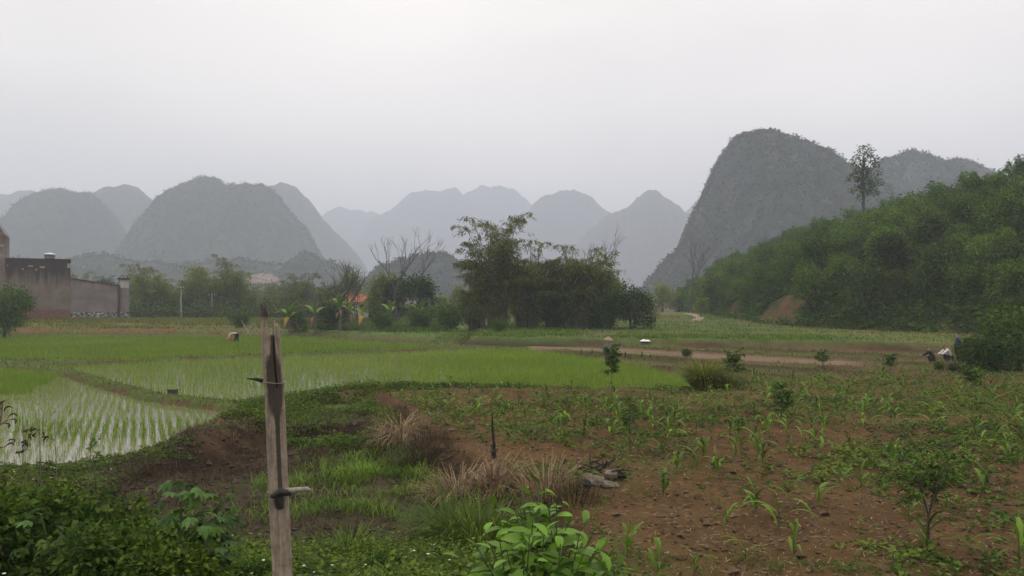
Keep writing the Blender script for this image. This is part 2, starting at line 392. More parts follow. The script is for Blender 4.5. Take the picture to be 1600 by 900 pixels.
# wooded karst: scrub green, bare limestone where steep
def karst_mat(name, rock_amt):
    m, n, l, p = new_mat(name)
    n1 = noise(n, l, 0.12, 8, rough=0.7); r1 = ramp(n, (0.018, 0.026, 0.020), (0.055, 0.070, 0.050), 0.34, 0.66); l.new(n1.outputs["Fac"], r1.inputs["Fac"])
    tc = n.new("ShaderNodeTexCoord"); mp = n.new("ShaderNodeMapping"); mp.inputs["Scale"].default_value = (1, 1, 0.5)
    n2 = n.new("ShaderNodeTexNoise"); n2.inputs["Scale"].default_value = 0.07; n2.inputs["Detail"].default_value = 8; n2.inputs["Roughness"].default_value = 0.65
    l.new(tc.outputs["Object"], mp.inputs["Vector"]); l.new(mp.outputs["Vector"], n2.inputs["Vector"])
    r2 = ramp(n, (0, 0, 0), (rock_amt,) * 3, 0.52, 0.64); l.new(n2.outputs["Fac"], r2.inputs["Fac"])
    n4 = noise(n, l, 0.5, 6); r4 = ramp(n, (0.06, 0.06, 0.06), (0.17, 0.165, 0.16)); l.new(n4.outputs["Fac"], r4.inputs["Fac"])
    mx = n.new("ShaderNodeMix"); mx.data_type = 'RGBA'
    l.new(r2.outputs["Color"], mx.inputs["Factor"]); l.new(r1.outputs["Color"], mx.inputs["A"]); l.new(r4.outputs["Color"], mx.inputs["B"])
    l.new(mx.outputs["Result"], p.inputs["Base Color"]); p.inputs["Roughness"].default_value = 1.0; p.inputs["Specular IOR Level"].default_value = 0.05
    return m
M['karst'] = karst_mat("karst_scrub", 0.4); M['karst_near'] = karst_mat("karst_scrub_near", 0.6)
M['karst_leaf'] = leaf_mat("karst_scrub_leaf", (0.022, 0.032, 0.022), (0.056, 0.074, 0.048), objvar=0.05, trans=0.1)

# ------------------------------------------------------------------ the lie of the land
P1 = [(-8.3, 25.4), (-8.3, 22), (-8.1, 18.9), (-9.5, 17.4), (-12, 16.9), (-16, 16.7), (-30, 17.4), (-50, 25), (-60, 40), (-40, 43.6), (-30, 43.4),
      (-25.2, 42.6), (-22.2, 40.2), (-17.2, 34.05), (-12.8, 28.85)]
P2 = [(-7.5, 27.0), (-12.4, 30.1), (-16.8, 35.3), (-21.8, 41.5), (-24.0, 44.3), (-23, 45.4), (-16.4, 52.2), (-4.7, 59.3), (0.9, 59.5),
      (4, 51), (6.8, 43.5), (7.9, 36.8), (6.8, 30.4), (3, 29.6), (-2, 30), (-5, 30)]
P3 = [(-60, 50), (-27.5, 48.6), (-21.5, 49.2), (-16.6, 53.6), (-5.2, 61), (-4.8, 63), (-9, 68), (-13.6, 74), (-20, 82), (-28, 86), (-40, 86),
      (-60, 87), (-80, 80), (-80, 52)]
CORN = [(.9, 8.2), (.75, 11.6), (-.4, 14.3), (-1.6, 17.8), (-2.7, 22), (-4.2, 26.2), (-2, 28), (0.6, 28), (3.2, 27.8), (6.5, 28.5), (9, 31),
        (16, 33.5), (28, 35), (44, 34), (44, 4.5), (12, 4.5), (2, 6)]
PIT = [(-6.6, 21.5), (-3.9, 22), (-2.9, 18), (-1.8, 14.6), (-.7, 11.8), (-.3, 10.2), (-3, 10.2), (-6, 12), (-6.9, 16)]
TAN = [(1.3, 61), (6, 58.6), (12, 51), (18, 44.6), (17, 40.6), (10, 47), (5, 53), (1.8, 57.2)]
TERR_L = [(-160, 90), (-60, 89), (-40, 88.5), (-28, 88.5), (-19, 85), (-12, 77), (-5, 70), (-2, 84), (6, 100), (0, 140), (-160, 140)]
TERR_R = [(-3, 67), (1, 63.5), (8, 62.5), (16, 60.5), (24, 57), (40, 52), (60, 46), (120, 40), (120, 160), (-3, 160)]
RIDGE = [(-7.5, 19), (-7.1, 23), (-7.3, 26.2), (-5.5, 28.2), (-2, 29.0), (2, 28.7)]
FOOT = [(33, 150), (32, 135), (30.2, 112), (29.4, 95), (32, 86), (36, 78), (41, 66), (49, 54), (70, 40), (300, 20), (300, 260), (60, 260), (36, 190)]

def lerp(a, b, t): return a * (1 - t) + b * t

def land(x, y, want_zone=False):
    x = np.asarray(x, float); y = np.asarray(y, float)
    nA = fbm(x * .12, y * .12, 1); nB = fbm(x * .6, y * .6, 2); nC = fbm(x * 2.6, y * 2.6, 3, 3); nD = fbm(x * 7, y * 7, 4, 2); nE = fbm(x * 15, y * 15, 6, 2)
    wob = nB * .35 + nC * .12
    z = 0.2 + 0.03 * nB + 0.02 * nC
    C = np.zeros(x.shape + (3,)); 
    def paint(c, t):
        nonlocal C
        C = C * (1 - t[..., None]) + np.array(c) * t[..., None]
    paint((0.085, 0.105, 0.035), np.ones_like(x))
    paint((0.095, 0.062, 0.035), ss(nB + .5 * nC, 0.0, 0.5) * .8)
    # gentle rise of the valley with distance
    z = z + ss(np.hypot(x, y), 95, 420) * 4.0
    tl = ss(sd(TERR_L, x, y) + wob, -2.6, 0.4)
    z = lerp(z, 0.72 + ss(y, 88, 118) * .6 + 0.04 * nB, tl)
    paint((0.095, 0.075, 0.035), ss(sd(TERR_L, x, y) + wob, -2.6, -1.6) * .8)
    paint((0.13, 0.125, 0.05), tl * (x < -26) )
    paint((0.15, 0.075, 0.04), tl * ss(nA + .8 * nB, -.25, .3) * (x < -30) * .9)
    paint((0.10, 0.16, 0.045), tl * (x >= -26) * .9)
    tr = ss(sd(TERR_R, x, y) + wob * .6, -.9, 0.2)
    z = lerp(z, 0.84 + 0.05 * nB + ss(y, 70, 150) * 1.0, tr)
    paint((0.045, 0.034, 0.019), ss(sd(TERR_R, x, y) + wob * .6, -2.2, -1.0))
    paint((0.085, 0.125, 0.038), tr)
    paint((0.17, 0.15, 0.06), tr * ss(x, 24, 32) * ss(nA, -.6, .1))
    paint((0.19, 0.11, 0.065), tr * ss(fbm(x * .1, y * .22, 31), .12, .35) * .8)
    tt = ss(sd(TAN, x, y) + wob * .5, -.7, 0.2)
    mid = ss(x - (3 + (60 - y) * .22), 0, 4) * ss(y, 33, 36) * (1 - tr)
    paint((0.105, 0.085, 0.042), mid * .8)
    paint((0.11, 0.06, 0.035), mid * ss(fbm(x * .16, y * .55, 33), .0, .3) * .9)
    z = lerp(z, 0.32 + 0.02 * nB, tt)
    z = z + 0.22 * np.exp(-(np.abs(sd(TAN, x, y) + .8 + wob * .6) / .5) ** 2) * (y < 58)
    cc = (y + 1.25 * x) * .62 + wob * 1.2
    for c0, wd, col in ((35.2, .7, (0.05, .034, .02)), (33.0, 1.0, (0.12, .085, .045)), (31.2, .6, (0.055, .036, .021)), (43.3, .9, (0.06, .04, .023)), (46.0, 1.2, (0.10, .12, .04)), (48.6, .8, (0.055, .04, .022)), (51.5, 1.6, (0.12, .08, .045)), (54.5, .8, (0.05, .036, .02)), (28.8, 1.0, (0.09, .10, .035))):
        bd = np.exp(-((cc - c0) / wd) ** 4) * ss(x, 2.5, 5) * ss(y, 33.5, 35.5) * (1 - tr)
        paint(col, bd * .85); z = z + bd * (.16 if wd < .95 else 0)
    paint((0.185, 0.13, 0.09), tt); paint((0.14, 0.115, 0.062), tt * ss(nB + nC, -.1, .5) * .8)
    # ridge between paddy and pit
    rd = sline(RIDGE, x, y)
    z = np.maximum(z, (0.34 + 0.20 * ss(x, -7.2, -5) + .12 * nB + .07 * nC + .05 * nD + .03 * nE) * np.exp(-(rd / 1.15) ** 4))
    tp = ss(sd(PIT, x, y) + wob * 1.0, -.55, 0.25)
    z = lerp(z, -0.20 + 0.14 * nB + 0.14 * nC + .06 * nD + .03 * nE, tp)
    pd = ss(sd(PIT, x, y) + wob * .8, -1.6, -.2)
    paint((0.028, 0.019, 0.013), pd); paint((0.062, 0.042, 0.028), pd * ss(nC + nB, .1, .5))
    paint((0.13, 0.075, 0.042), ss(1.5 - rd + wob, 0, .8) * ss(nB, -.3, .2) * .85)
    cs = sd(CORN, x, y) + wob * .55
    tc = ss(cs, -.65, 0.2)
    z = lerp(z, 0.6 + 0.05 * nB + 0.06 * nC + 0.034 * nD + 0.014 * nE, tc)
    paint((0.045, 0.029, 0.018), ss(cs, -1.3, -.6) * ss(x, -6, -4)); paint((0.108, 0.066, 0.031), ss(cs, -.5, .3))
    paint((0.085, 0.052, 0.027), ss(cs, -.3, .3) * ss(fbm(x * .8, y * .8, 41), .05, .45) * .8)
    paint((0.11, 0.092, 0.034), ss(cs, 0, .6) * ss(fbm(x * .35, y * .35, 43) + ss(y, 14, 26) * .35, .1, .5) * .6)
    for P in (P1, P2, P3):
        s = sd(P, x, y) + wob * .22
        paint((0.12, 0.075, 0.045), ss(s, -.35, -.1) * ss(nC + nB, -.2, .3) * .8)
        z = lerp(z, -0.14, ss(s, -.28, .12)); paint((0.10, 0.08, 0.055), ss(s, -.1, .1))
    # road bank the camera stands on
    zb = np.interp(y, [-30, -4, 2.4, 4, 6, 8, 10, 13, 16, 18], [1.75, 1.8, 1.7, 1.45, 1.05, .62, .34, .14, .06, -.2])
    z = lerp(z, np.minimum(z, .10 + .03 * nB), ss(y, 10, 12) * (1 - ss(y, 20, 22)) * (1 - ss(x, -9, -7.4)))
    tb = ss(zb + .12 * nB - z, -.12, .25)
    z = lerp(z, zb + .10 * nB + .04 * nC, tb)
    paint((0.06, 0.052, 0.028), tb * (1 - ss(cs, -.2, .6)))
    # hill on the right
    s = sd(FOOT, x, y) + wob * 1.5
    hh = 20.4 * (1 - np.exp(-np.maximum(s, 0) / 30)) + ss(s, 0, 2.2) * 1.0
    z = z + hh * (1 + .05 * nA) + .5 * nB * ss(s, 0, 6)
    paint((0.045, 0.055, 0.022), ss(s, -1, 1.5))
    paint((0.13, 0.068, 0.036), ss(2.2 - np.abs(s - 1.8) + nB * 1.6, 0, 1.6) * (ss(y, 90, 93) * (1 - ss(y, 99, 102)) + .7 * ss(y, 112, 115) * (1 - ss(y, 122, 126))) * ss(nB + nC, -.5, .2))
    # behind the camera the road bank goes on
    if want_zone: return z, C
    return z

def gz(x, y): return float(land(np.array([x]), np.array([y]))[0])
def ground_at(px, py, z0=None):
    """world point under a row/column of the photograph, found on the land"""
    Y = np.exp(np.linspace(math.log(4), math.log(260), 4000)); X = (px - 800) / F * Y
    zz = land(X, Y); row = HY + (HC - zz) / Y * F
    i = np.argmax(row <= py)
    return np.array([X[i], Y[i], zz[i]])

# ground sheet: polar grid round the camera, finer where the valley opens
ang = np.concatenate([np.radians(np.linspace(-40, 40, 560)), np.radians(np.linspace(40, 320, 90)[1:-1])])
rad_ = np.concatenate([[0.0], np.exp(np.linspace(math.log(1.2), math.log(6), 14)), np.exp(np.linspace(math.log(6), math.log(130), 410)[1:]),
                       np.exp(np.linspace(math.log(130), math.log(3800), 80)[1:])])
A, R_ = np.meshgrid(ang, rad_)
gx, gy = R_ * np.sin(A), R_ * np.cos(A)
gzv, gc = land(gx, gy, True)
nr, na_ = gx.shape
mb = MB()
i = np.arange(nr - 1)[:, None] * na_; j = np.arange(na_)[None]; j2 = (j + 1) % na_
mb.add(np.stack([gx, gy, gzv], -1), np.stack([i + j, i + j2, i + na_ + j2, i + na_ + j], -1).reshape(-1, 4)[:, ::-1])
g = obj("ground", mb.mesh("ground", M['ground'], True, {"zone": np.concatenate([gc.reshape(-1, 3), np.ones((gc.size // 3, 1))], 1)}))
tag(g, "valley floor of soil, grass banks and terraces", None, None, "structure")

for P, lab in ((P1, "flooded near paddy with pale sky-reflecting water"), (P2, "flooded middle paddy behind the earth bund"), (P3, "flooded far paddy below the banana bank")):
    pts = np.array(P); c = pts.mean(0); v = c + (pts - c) * 1.0
    # widen a little so the shore is cut by the land
    e = np.roll(v, -1, 0) - np.roll(v, 1, 0); nrm = unit(np.stack([e[:, 1], -e[:, 0]], 1))
    area = np.sum(v[:, 0] * np.roll(v[:, 1], -1) - np.roll(v[:, 0], -1) * v[:, 1])
    v = v + nrm * (0.28 if area > 0 else -0.28)
    if area < 0: v = v[::-1]
    me = bpy.data.meshes.new("paddy_water"); me.from_pydata([(a, b, 0.0) for a, b in v], [], [list(range(len(v)))]); me.materials.append(M['water'])
    tag(obj("paddy_water", me), lab, None, None, "structure")

# pale dirt track at the foot of the hill
tp = np.array([(23.4, 106), (24.6, 110), (26.2, 116), (27.4, 123), (28.2, 130), (28.6, 138)])
tt_ = np.linspace(0, len(tp) - 1, 60); tx = np.interp(tt_, range(len(tp)), tp[:, 0]); ty = np.interp(tt_, range(len(tp)), tp[:, 1])
d = unit(np.gradient(np.stack([tx, ty], 1), axis=0)); nn = np.stack([d[:, 1], -d[:, 0]], 1)
rows = []
for o in np.linspace(-.6, .6, 5):
    X, Y = tx + nn[:, 0] * o, ty + nn[:, 1] * o
    rows.append(np.stack([X, Y, land(X, Y) + .06], 1))
v = np.stack(rows, 1); k = 5; i = np.arange(59)[:, None] * k; j = np.arange(4)[None]
tag(obj("dirt_track", MB().add(v, np.stack([i + j, i + j + 1, i + k + j + 1, i + k + j], -1).reshape(-1, 4)).mesh("dirt_track", M['track'], True)),
    "pale dirt track bending round the foot of the wooded hill", None, None, "structure")

# ------------------------------------------------------------------ karst hills
SURF = {}
def karst(name, label, Y0, sil, D, res, crown, seed, mat, frac=1.0, p=1.7, leaf=0):
    sil = np.array(sil, float)
    if name == "wooded_rise": sil[:, 1] += np.where(sil[:, 1] < 470, 9, 0); Y0, D, res, crown, leaf = Y0 * 2.5, D * 2.0, res * 1.8, crown * 1.3, leaf
    if name == "karst_hill": Y0, D, res, crown = Y0 * KS, D * KS, res * KS * .8, crown * KS * .62
    xs = (sil[:, 0] - 800) / F * Y0; zs = HC + (HY - sil[:, 1]) / F * Y0
    x = np.arange(xs[0], xs[-1], res); S0 = np.interp(x, xs, zs)
    k = max(1, int(2.5 / res)); ker = np.ones(2 * k + 1) / (2 * k + 1)
    S = np.convolve(np.pad(S0, k, mode='edge'), ker, 'valid')
    S = S + crown * (1.1 * fbm(x / crown * .22, x * 0 + seed, seed + 9) + .55 * fbm(x / crown * .9, x * 0 + seed, seed + 8)) * np.clip(S / S.max() * 2 - .4, 0, 1)
    nt = int(2 * D / res / 1.1); t = np.linspace(-1, 1, nt)
    X, T = np.meshgrid(x, t); Sg = np.broadcast_to(S, X.shape)
    Dx = D * (0.35 + 0.65 * Sg / S.max())
    Yw = Y0 + T * Dx + 10 * fbm(X * .03, T * 2, seed) * (np.abs(T))
    prof = 1 - np.abs(T) ** p
    rid = fbm(X * .035, Yw * .035, seed + 3)
    Z = Sg * prof * (1 + .16 * rid * (1 - prof) * 2) 
    Xw = X + 6 * fbm(X * .02, Yw * .05, seed + 5) * np.abs(T)
    w = worley(Xw / crown, (Yw * .8 + Z * .9) / crown, seed)
    w2 = worley(Xw / crown * 2.3, (Yw + Z * .7) / crown * 2.3, seed + 1)
    b = crown * (.55 * np.sqrt(np.maximum(0, 1 - w ** 2)) + .22 * np.sqrt(np.maximum(0, 1 - w2 ** 2))) - crown * .5
    Z = Z + b * 1.05; Yw = Yw + b * .8 * np.sign(T) * np.minimum(1, np.abs(T) * 3)
    Z = np.where(np.abs(T) > .985, -2, Z)
    n0, n1 = X.shape
    i = np.arange(n0 - 1)[:, None] * n1; j = np.arange(n1 - 1)[None]
    mb = MB().add(np.stack([Xw, Yw, Z], -1), np.stack([i + j, i + j + 1, i + n1 + j + 1, i + n1 + j], -1).reshape(-1, 4))
    tag(obj(name, mb.mesh(name, mat, True)), label, None, None, "structure")
    SURF[seed] = (Xw, Yw, Z)
    if leaf:
        rng = np.random.default_rng(seed)
        ii = rng.integers(2, int(n0 * .62), leaf); jj = rng.integers(2, n1 - 2, leaf)
        # tuft on the ridge and the front slope
        ridge = rng.random(leaf) < .16; ii = np.where(ridge, rng.integers(int(n0 * .46), int(n0 * .54), leaf), ii)
        c = np.stack([Xw[ii, jj], Yw[ii, jj], Z[ii, jj]], 1)
        r = crown * (rng.uniform(.12, .42, leaf) * np.where(ridge, 1.7, 1))[:, None]; big = np.where(ridge, 1.5, 1)
        mb = MB()
        for q in range(7):
            dd = rdir(rng, leaf, -.1, 1)
            leaves(mb, c + dd * r * rng.uniform(.2, 1, (leaf, 1)), rdir(rng, leaf), rdir(rng, leaf), crown * rng.uniform(.14, .3, leaf) * big, crown * rng.uniform(.1, .2, leaf) * big, simple=True)
        tag(obj("hill_scrub", mb.mesh("hill_scrub", M['karst_leaf'])), "dense scrub clinging to " + label.split(",")[0], "scrub", None, "stuff")

K = M['karst']
karst("karst_hill", "big limestone hill with a sheer left cliff on the right", 215,
      [(985, 476), (1010, 452), (1045, 408), (1068, 390), (1078, 362), (1088, 322), (1104, 300), (1110, 288), (1122, 262), (1133, 242), (1150, 226), (1165, 217), (1188, 212), (1203, 207), (1213, 209),
       (1228, 216), (1250, 226), (1278, 240), (1300, 260), (1325, 271), (1345, 290), (1380, 330), (1440, 400), (1500, 470)], 62, .75, 3.6, 11, M['karst_near'], leaf=9000)
karst("karst_hill", "rounded limestone hill behind the lone tall tree", 255,
      [(1250, 470), (1290, 300), (1318, 268), (1345, 268), (1365, 262), (1380, 247), (1400, 238), (1418, 235), (1432, 243), (1445, 257), (1452, 262), (1462, 262), (1475, 256), (1498, 253),
       (1515, 260), (1530, 278), (1560, 320), (1620, 400), (1680, 470)], 60, .9, 3.8, 12, M['karst_near'], leaf=4500)
karst("karst_hill", "broad twin-topped limestone hill at left centre", 400,
      [(195, 476), (222, 390), (240, 356), (262, 322), (282, 303), (302, 290), (322, 282), (336, 285), (348, 293), (360, 296), (366, 290), (380, 288), (396, 285), (408, 289), (420, 298),
       (436, 316), (455, 338), (475, 362), (492, 390), (515, 430), (540, 474)], 85, 1.5, 5, 13, K, leaf=2600)
karst("karst_hill", "flat-topped limestone hill above the cement house", 440,
      [(-40, 474), (-10, 400), (14, 362), (40, 336), (64, 309), (84, 301), (110, 303), (138, 303), (150, 314), (163, 342), (176, 372), (195, 420), (215, 474)], 85, 1.6, 5, 14, K, leaf=1800)
karst("karst_hill", "smooth dome hill with one ridge tree at left", 590,
      [(95, 474), (120, 350), (146, 308), (160, 295), (176, 290), (198, 289), (214, 291), (224, 301), (240, 313), (262, 319), (285, 340), (330, 400), (380, 474)], 90, 2.0, 6, 15, K)
karst("karst_hill", "pale hill running out of frame at far left", 760,
      [(-200, 474), (-120, 360), (-60, 320), (-20, 312), (14, 303), (36, 300), (62, 304), (90, 325), (130, 390), (190, 474)], 100, 2.4, 6, 16, K)
karst("karst_hill", "faint pointed peak rising behind the twin-topped hill", 840,
      [(180, 474), (240, 340), (284, 296), (304, 282), (317, 276), (330, 281), (352, 297), (400, 350), (470, 474)], 100, 2.4, 6, 17, K)
karst("karst_hill", "pale round-shouldered hill right of the twin-topped hill", 640,
      [(360, 474), (390, 320), (412, 290), (430, 286), (452, 289), (466, 295), (482, 312), (496, 332), (510, 348), (530, 366), (560, 400), (600, 474)], 95, 2.0, 6, 18, K)
karst("karst_hill", "low misty hill saddle left of centre", 1240,
      [(440, 474), (490, 350), (512, 330), (530, 323), (546, 331), (562, 331), (588, 333), (620, 345), (680, 400), (740, 474)], 110, 3.0, 7, 19, K)
karst("karst_hill", "long misty hill left of the bamboo grove", 1120,
      [(500, 474), (545, 400), (580, 350), (605, 331), (636, 308), (660, 300), (690, 297), (712, 295), (726, 304), (760, 330), (820, 390), (880, 474)], 110, 2.6, 7, 20, K)
karst("karst_hill", "misty dome above the tallest bamboo", 1160,
      [(620, 474), (680, 350), (718, 308), (736, 297), (756, 290), (784, 290), (802, 297), (822, 312), (846, 330), (900, 390), (960, 474)], 110, 2.6, 7, 21, K)
karst("karst_hill", "misty hill right of the bamboo grove", 900,
      [(740, 474), (790, 370), (834, 320), (850, 306), (872, 300), (892, 301), (912, 306), (936, 318), (952, 331), (985, 365), (1040, 430), (1070, 474)], 110, 2.6, 7, 22, K)
karst("karst_hill", "misty knob-topped hill beside the big right-hand cliff", 720,
      [(860, 474), (910, 370), (955, 332), (980, 323), (994, 313), (1002, 303), (1014, 300), (1026, 303), (1034, 313), (1052, 322), (1066, 330), (1090, 350), (1140, 420), (1180, 474)], 105, 2.4, 6, 23, K)
karst("karst_hill", "misty slope between the knob hill and the cliff", 900,
      [(980, 474), (1030, 380), (1072, 332), (1090, 318), (1110, 310), (1150, 320), (1220, 400), (1260, 474)], 110, 3.0, 7, 24, K)
# low wooded rises in the middle distance
W = M['karst']
karst("wooded_rise", "low dark wooded rise behind the bare trees", 215,
      [(540, 480), (570, 440), (598, 412), (625, 402), (660, 398), (700, 396), (730, 404), (770, 420), (830, 450), (880, 480)], 40, .8, 4.2, 31, M['karst_near'], leaf=2600)
karst("wooded_rise", "low wooded rise behind the left bamboo rows", 260,
      [(-120, 480), (-60, 430), (0, 405), (60, 404), (110, 402), (150, 392), (185, 396), (230, 402), (300, 410), (360, 412), (420, 405), (470, 398), (520, 405), (560, 425), (620, 480)], 48, 1.0, 4.4, 32, M['karst_near'], leaf=3000)
karst("wooded_rise", "small wooded rise at the mouth of the far valley", 330,
      [(900, 480), (930, 466), (970, 460), (1020, 458), (1070, 462), (1120, 480)], 30, 1.0, 4.2, 33, M['karst_near'], leaf=600)
# bare orange earth scar below the rise
M['scar'] = rough_mat("bare_earth", (0.17, 0.11, 0.075), (0.29, 0.19, 0.14), 0.25)
Xs, Ys, Zs = SURF[32]; ku = np.ones((5, 5)) / 25
pxs, pys = 800 + Xs / Ys * F, HY + (HC - Zs) / Ys * F
hit = ((((pxs - 410) / 32) ** 2 + ((pys - 437) / 9.5) ** 2 + .5 * fbm(Xs * .09, Ys * .3, 5)) < 1) & (Ys < 650)
n0, n1 = Xs.shape; fi, fj = np.nonzero(hit[:-1, :-1] & hit[1:, :-1] & hit[:-1, 1:] & hit[1:, 1:])
V_ = np.stack([Xs, Ys - .9, Zs + .5 + .3 * fbm(Xs * .4, Zs * .4, 6)], -1).reshape(-1, 3); a_ = fi * n1 + fj
fc = np.stack([a_, a_ + 1, a_ + n1 + 1, a_ + n1], 1)
if len(fc):
    us, inv = np.unique(fc, return_inverse=True)
    tag(obj("earth_scar", MB().add(V_[us], inv.reshape(-1, 4)).mesh("earth_scar", M['scar'], True)), "bare orange earth bank on the rise at left centre", None, None, "structure")

# ------------------------------------------------------------------ trees and bamboo
def crown_mesh(seed, blobs, n, L, W, mat, name="crown", droop=.2, mats=None, hang=0.0):
    rng = np.random.default_rng(seed); mb = MB()
    vol = np.array([b[1][0] * b[1][1] * b[1][2] for b in blobs]) ** .7; pick = rng.choice(len(blobs), n, p=vol / vol.sum())
    c = np.array([b[0] for b in blobs])[pick]; r = np.array([b[1] for b in blobs])[pick]
    d = rdir(rng, n, -.7, 1); rr = rng.uniform(.25, 1, n) ** .45
    # twig clumps: pull leaves towards random clump centres on the shell
    base = c + d * r * rr[:, None] * (1 + .24 * rng.standard_normal((n, 1)))
    dirs = unit(d + .9 * rdir(rng, n) + np.array([0, 0, -hang]))
    leaves(mb, base, dirs, unit(np.array([0, 0, 1.0]) + .8 * rdir(rng, n)), L * rng.uniform(.6, 1.3, n), W * rng.uniform(.6, 1.3, n), droop=droop, simple=True)
    return mb.mesh(name, mats or mat)

def trunk_mesh(seed, h, r, limbs, mat, name="trunk", lean=.06):
    rng = np.random.default_rng(seed); mb = MB()
    t = np.linspace(0, 1, 7); off = np.cumsum(rng.normal(0, lean * h / 7, (7, 2)), 0); off[0] = 0
    pts = np.stack([off[:, 0], off[:, 1], t * h - .25], 1)
    tube(mb, pts, r * (1 - .65 * t), 7)
    for q in limbs:
        q = np.array(q); k = rng.integers(2, 6); s = pts[k]
        m_ = (s + q) / 2 + np.array([0, 0, .1 * h]) * rng.uniform(-.4, .6)
        tube(mb, [s, (s + m_) / 2 + rng.normal(0, .03 * h, 3), m_, q], [r * .45, r * .34, r * .24, r * .08], 5)
    return mb.mesh(name, mat, True)

def broadleaf_variant(seed, H, R, lm, n=1500, L=.42, W=.24, low=.25):
    rng = np.random.default_rng(seed); blobs = []
    for k in range(11):
        a = rng.uniform(0, 2 * pi); zz = rng.uniform(low, .92); rr = R * (.75 if zz < .7 else .4) * rng.uniform(.2, 1)
        s = R * rng.uniform(.28, .52)
        blobs.append(((rr * cos(a), rr * sin(a), zz * H), (s, s, s * .8)))
    blobs.append(((0, 0, H * .6), (R * .5, R * .5, H * .3)))
    for k in range(7):      # leading shoots that break the outline
        a = rng.uniform(0, 2 * pi); rr = R * rng.uniform(.1, .75); blobs.append(((rr * cos(a), rr * sin(a), H * rng.uniform(.75, 1.0)), (R * .13, R * .13, H * rng.uniform(.10, .2))))
    return crown_mesh(seed, blobs, n, L, W, M[lm]), trunk_mesh(seed + 1, H * .75, .035 * H + .03, [b[0] for b in blobs[:7]], M['bark'])

def bamboo_variant(seed, H, R, nl=9000, nc=42, skirt=.12, lm='bamboo_leaf', tops=5):
    rng = np.random.default_rng(seed); mbc = MB(); mbl = MB()
    allp = []; alld = []; topp = []; topd = []
    per = nl // nc
    for k in range(nc):
        a = rng.uniform(0, 2 * pi); r0 = R * .3 * math.sqrt(rng.random()); out = R * rng.uniform(.2, .85)
        h = H * rng.uniform(.45, .86) if k >= tops else H * rng.uniform(.94, 1.12)
        if k < tops: out *= 1.1
        t = np.linspace(0, 1, 9); dr = out * t ** 2.3; hz = h * (np.sin(t * 1.35) / sin(1.35)) * (1 - .10 * t ** 4)
        ja = a + rng.normal(0, .3)
        pts = np.stack([r0 * cos(a) + dr * cos(ja), r0 * sin(a) + dr * sin(ja), hz - .2], 1)
        tube(mbc, pts, .055 * (1 - .8 * t) + .008, 5, cap=False)
        tl = rng.uniform(skirt, 1.0, per) ** .8 if k >= tops else rng.uniform(.25, 1.0, per)
        idx = tl * 8; i0 = np.minimum(idx.astype(int), 7); fr = (idx - i0)[:, None]
        c = pts[i0] * (1 - fr) + pts[i0 + 1] * fr
        # leaf sprays: branchlets at nodes
        node = np.round(tl * 34); na = hash2(node, np.full(per, k), seed) * 2 * pi; ln = (0.25 + 1.15 * hash2(node, np.full(per, k), seed + 3)) * (1 - .55 * tl) * R / 2.6
        u = rng.uniform(.15, 1, per)
        p = c + np.stack([np.cos(na), np.sin(na), -.25 * u], 1) * (ln * u)[:, None] + rng.normal(0, .10, (per, 3))
        dd = unit(np.stack([np.cos(na), np.sin(na), np.full(per, -.5)], 1) + .7 * rdir(rng, per))
        (topp if k < tops else allp).append(p); (topd if k < tops else alld).append(dd)
    for P_, D_, m_ in ((allp, alld, 0), (topp, topd, 1)):
        P_ = np.concatenate(P_); D_ = np.concatenate(D_); P_[:, 2] = np.maximum(P_[:, 2], .05); n = len(P_)
        leaves(mbl, P_, D_, unit(np.array([0, 0, 1.0]) + .9 * rdir(rng, n)), rng.uniform(.28, .52, n), rng.uniform(.06, .12, n), droop=.2, m=m_, simple=True)
    return mbl.mesh("foliage", [M[lm], M['bamboo_top']]), mbc.mesh("culms", M['culm'], True)

def place_tree(name, label, cat, loc, crown, trunk, rz=0, scale=1.0, group=None, names=("crown", "trunk")):
    t = thing(name, label, cat, loc, rz, group, scale)
    obj(names[0], crown, t); obj(names[1], trunk, t)
    return t

rg = np.random.default_rng(5)
BAM = [bamboo_variant(101, 11.8, 4.4, 17000, 60, tops=11), bamboo_variant(102, 9.2, 4.0, 16000, 60, tops=4), bamboo_variant(103, 8.8, 3.6, 15000, 56, tops=3)]
GBAM = [bamboo_variant(111, 10, 3.8, 9500, 40, lm='grove_leaf'), bamboo_variant(112, 9, 4.0, 9500, 40, lm='grove_leaf')]
def bam(px, Y, kind, lab, s=1.0, rz=0, group="bamboo clumps of the central grove", lst=None):
    X = (px - 800) / F * Y
    v = (lst or BAM)[kind]
    place_tree("bamboo_clump", lab, "bamboo", (X, Y, gz(X, Y)), v[0], v[1], rz, s, group, ("foliage", "culms"))
bam(772, 83, 0, "tallest bamboo clump of the central grove with open feathery tops", 1.0, 2.2)
bam(742, 87, 2, "low bamboo clump at the left foot of the central grove", .62, .4)
bam(822, 86, 1, "olive bamboo clump right beside the tallest one", 1.02, 1.2)
bam(866, 87, 2, "brownish bamboo clump in the middle of the central grove", .86, 3.0)
bam(905, 85, 1, "right-hand bamboo clump of the central grove", 1.0, 4.4)
bam(928, 88, 2, "rightmost bamboo clump with tips bending right", .93, 5.2)
bam(884, 92, 1, "bamboo clump at the back of the central grove", .85, 2.0)
gl = "left bamboo rows behind the maize terrace"
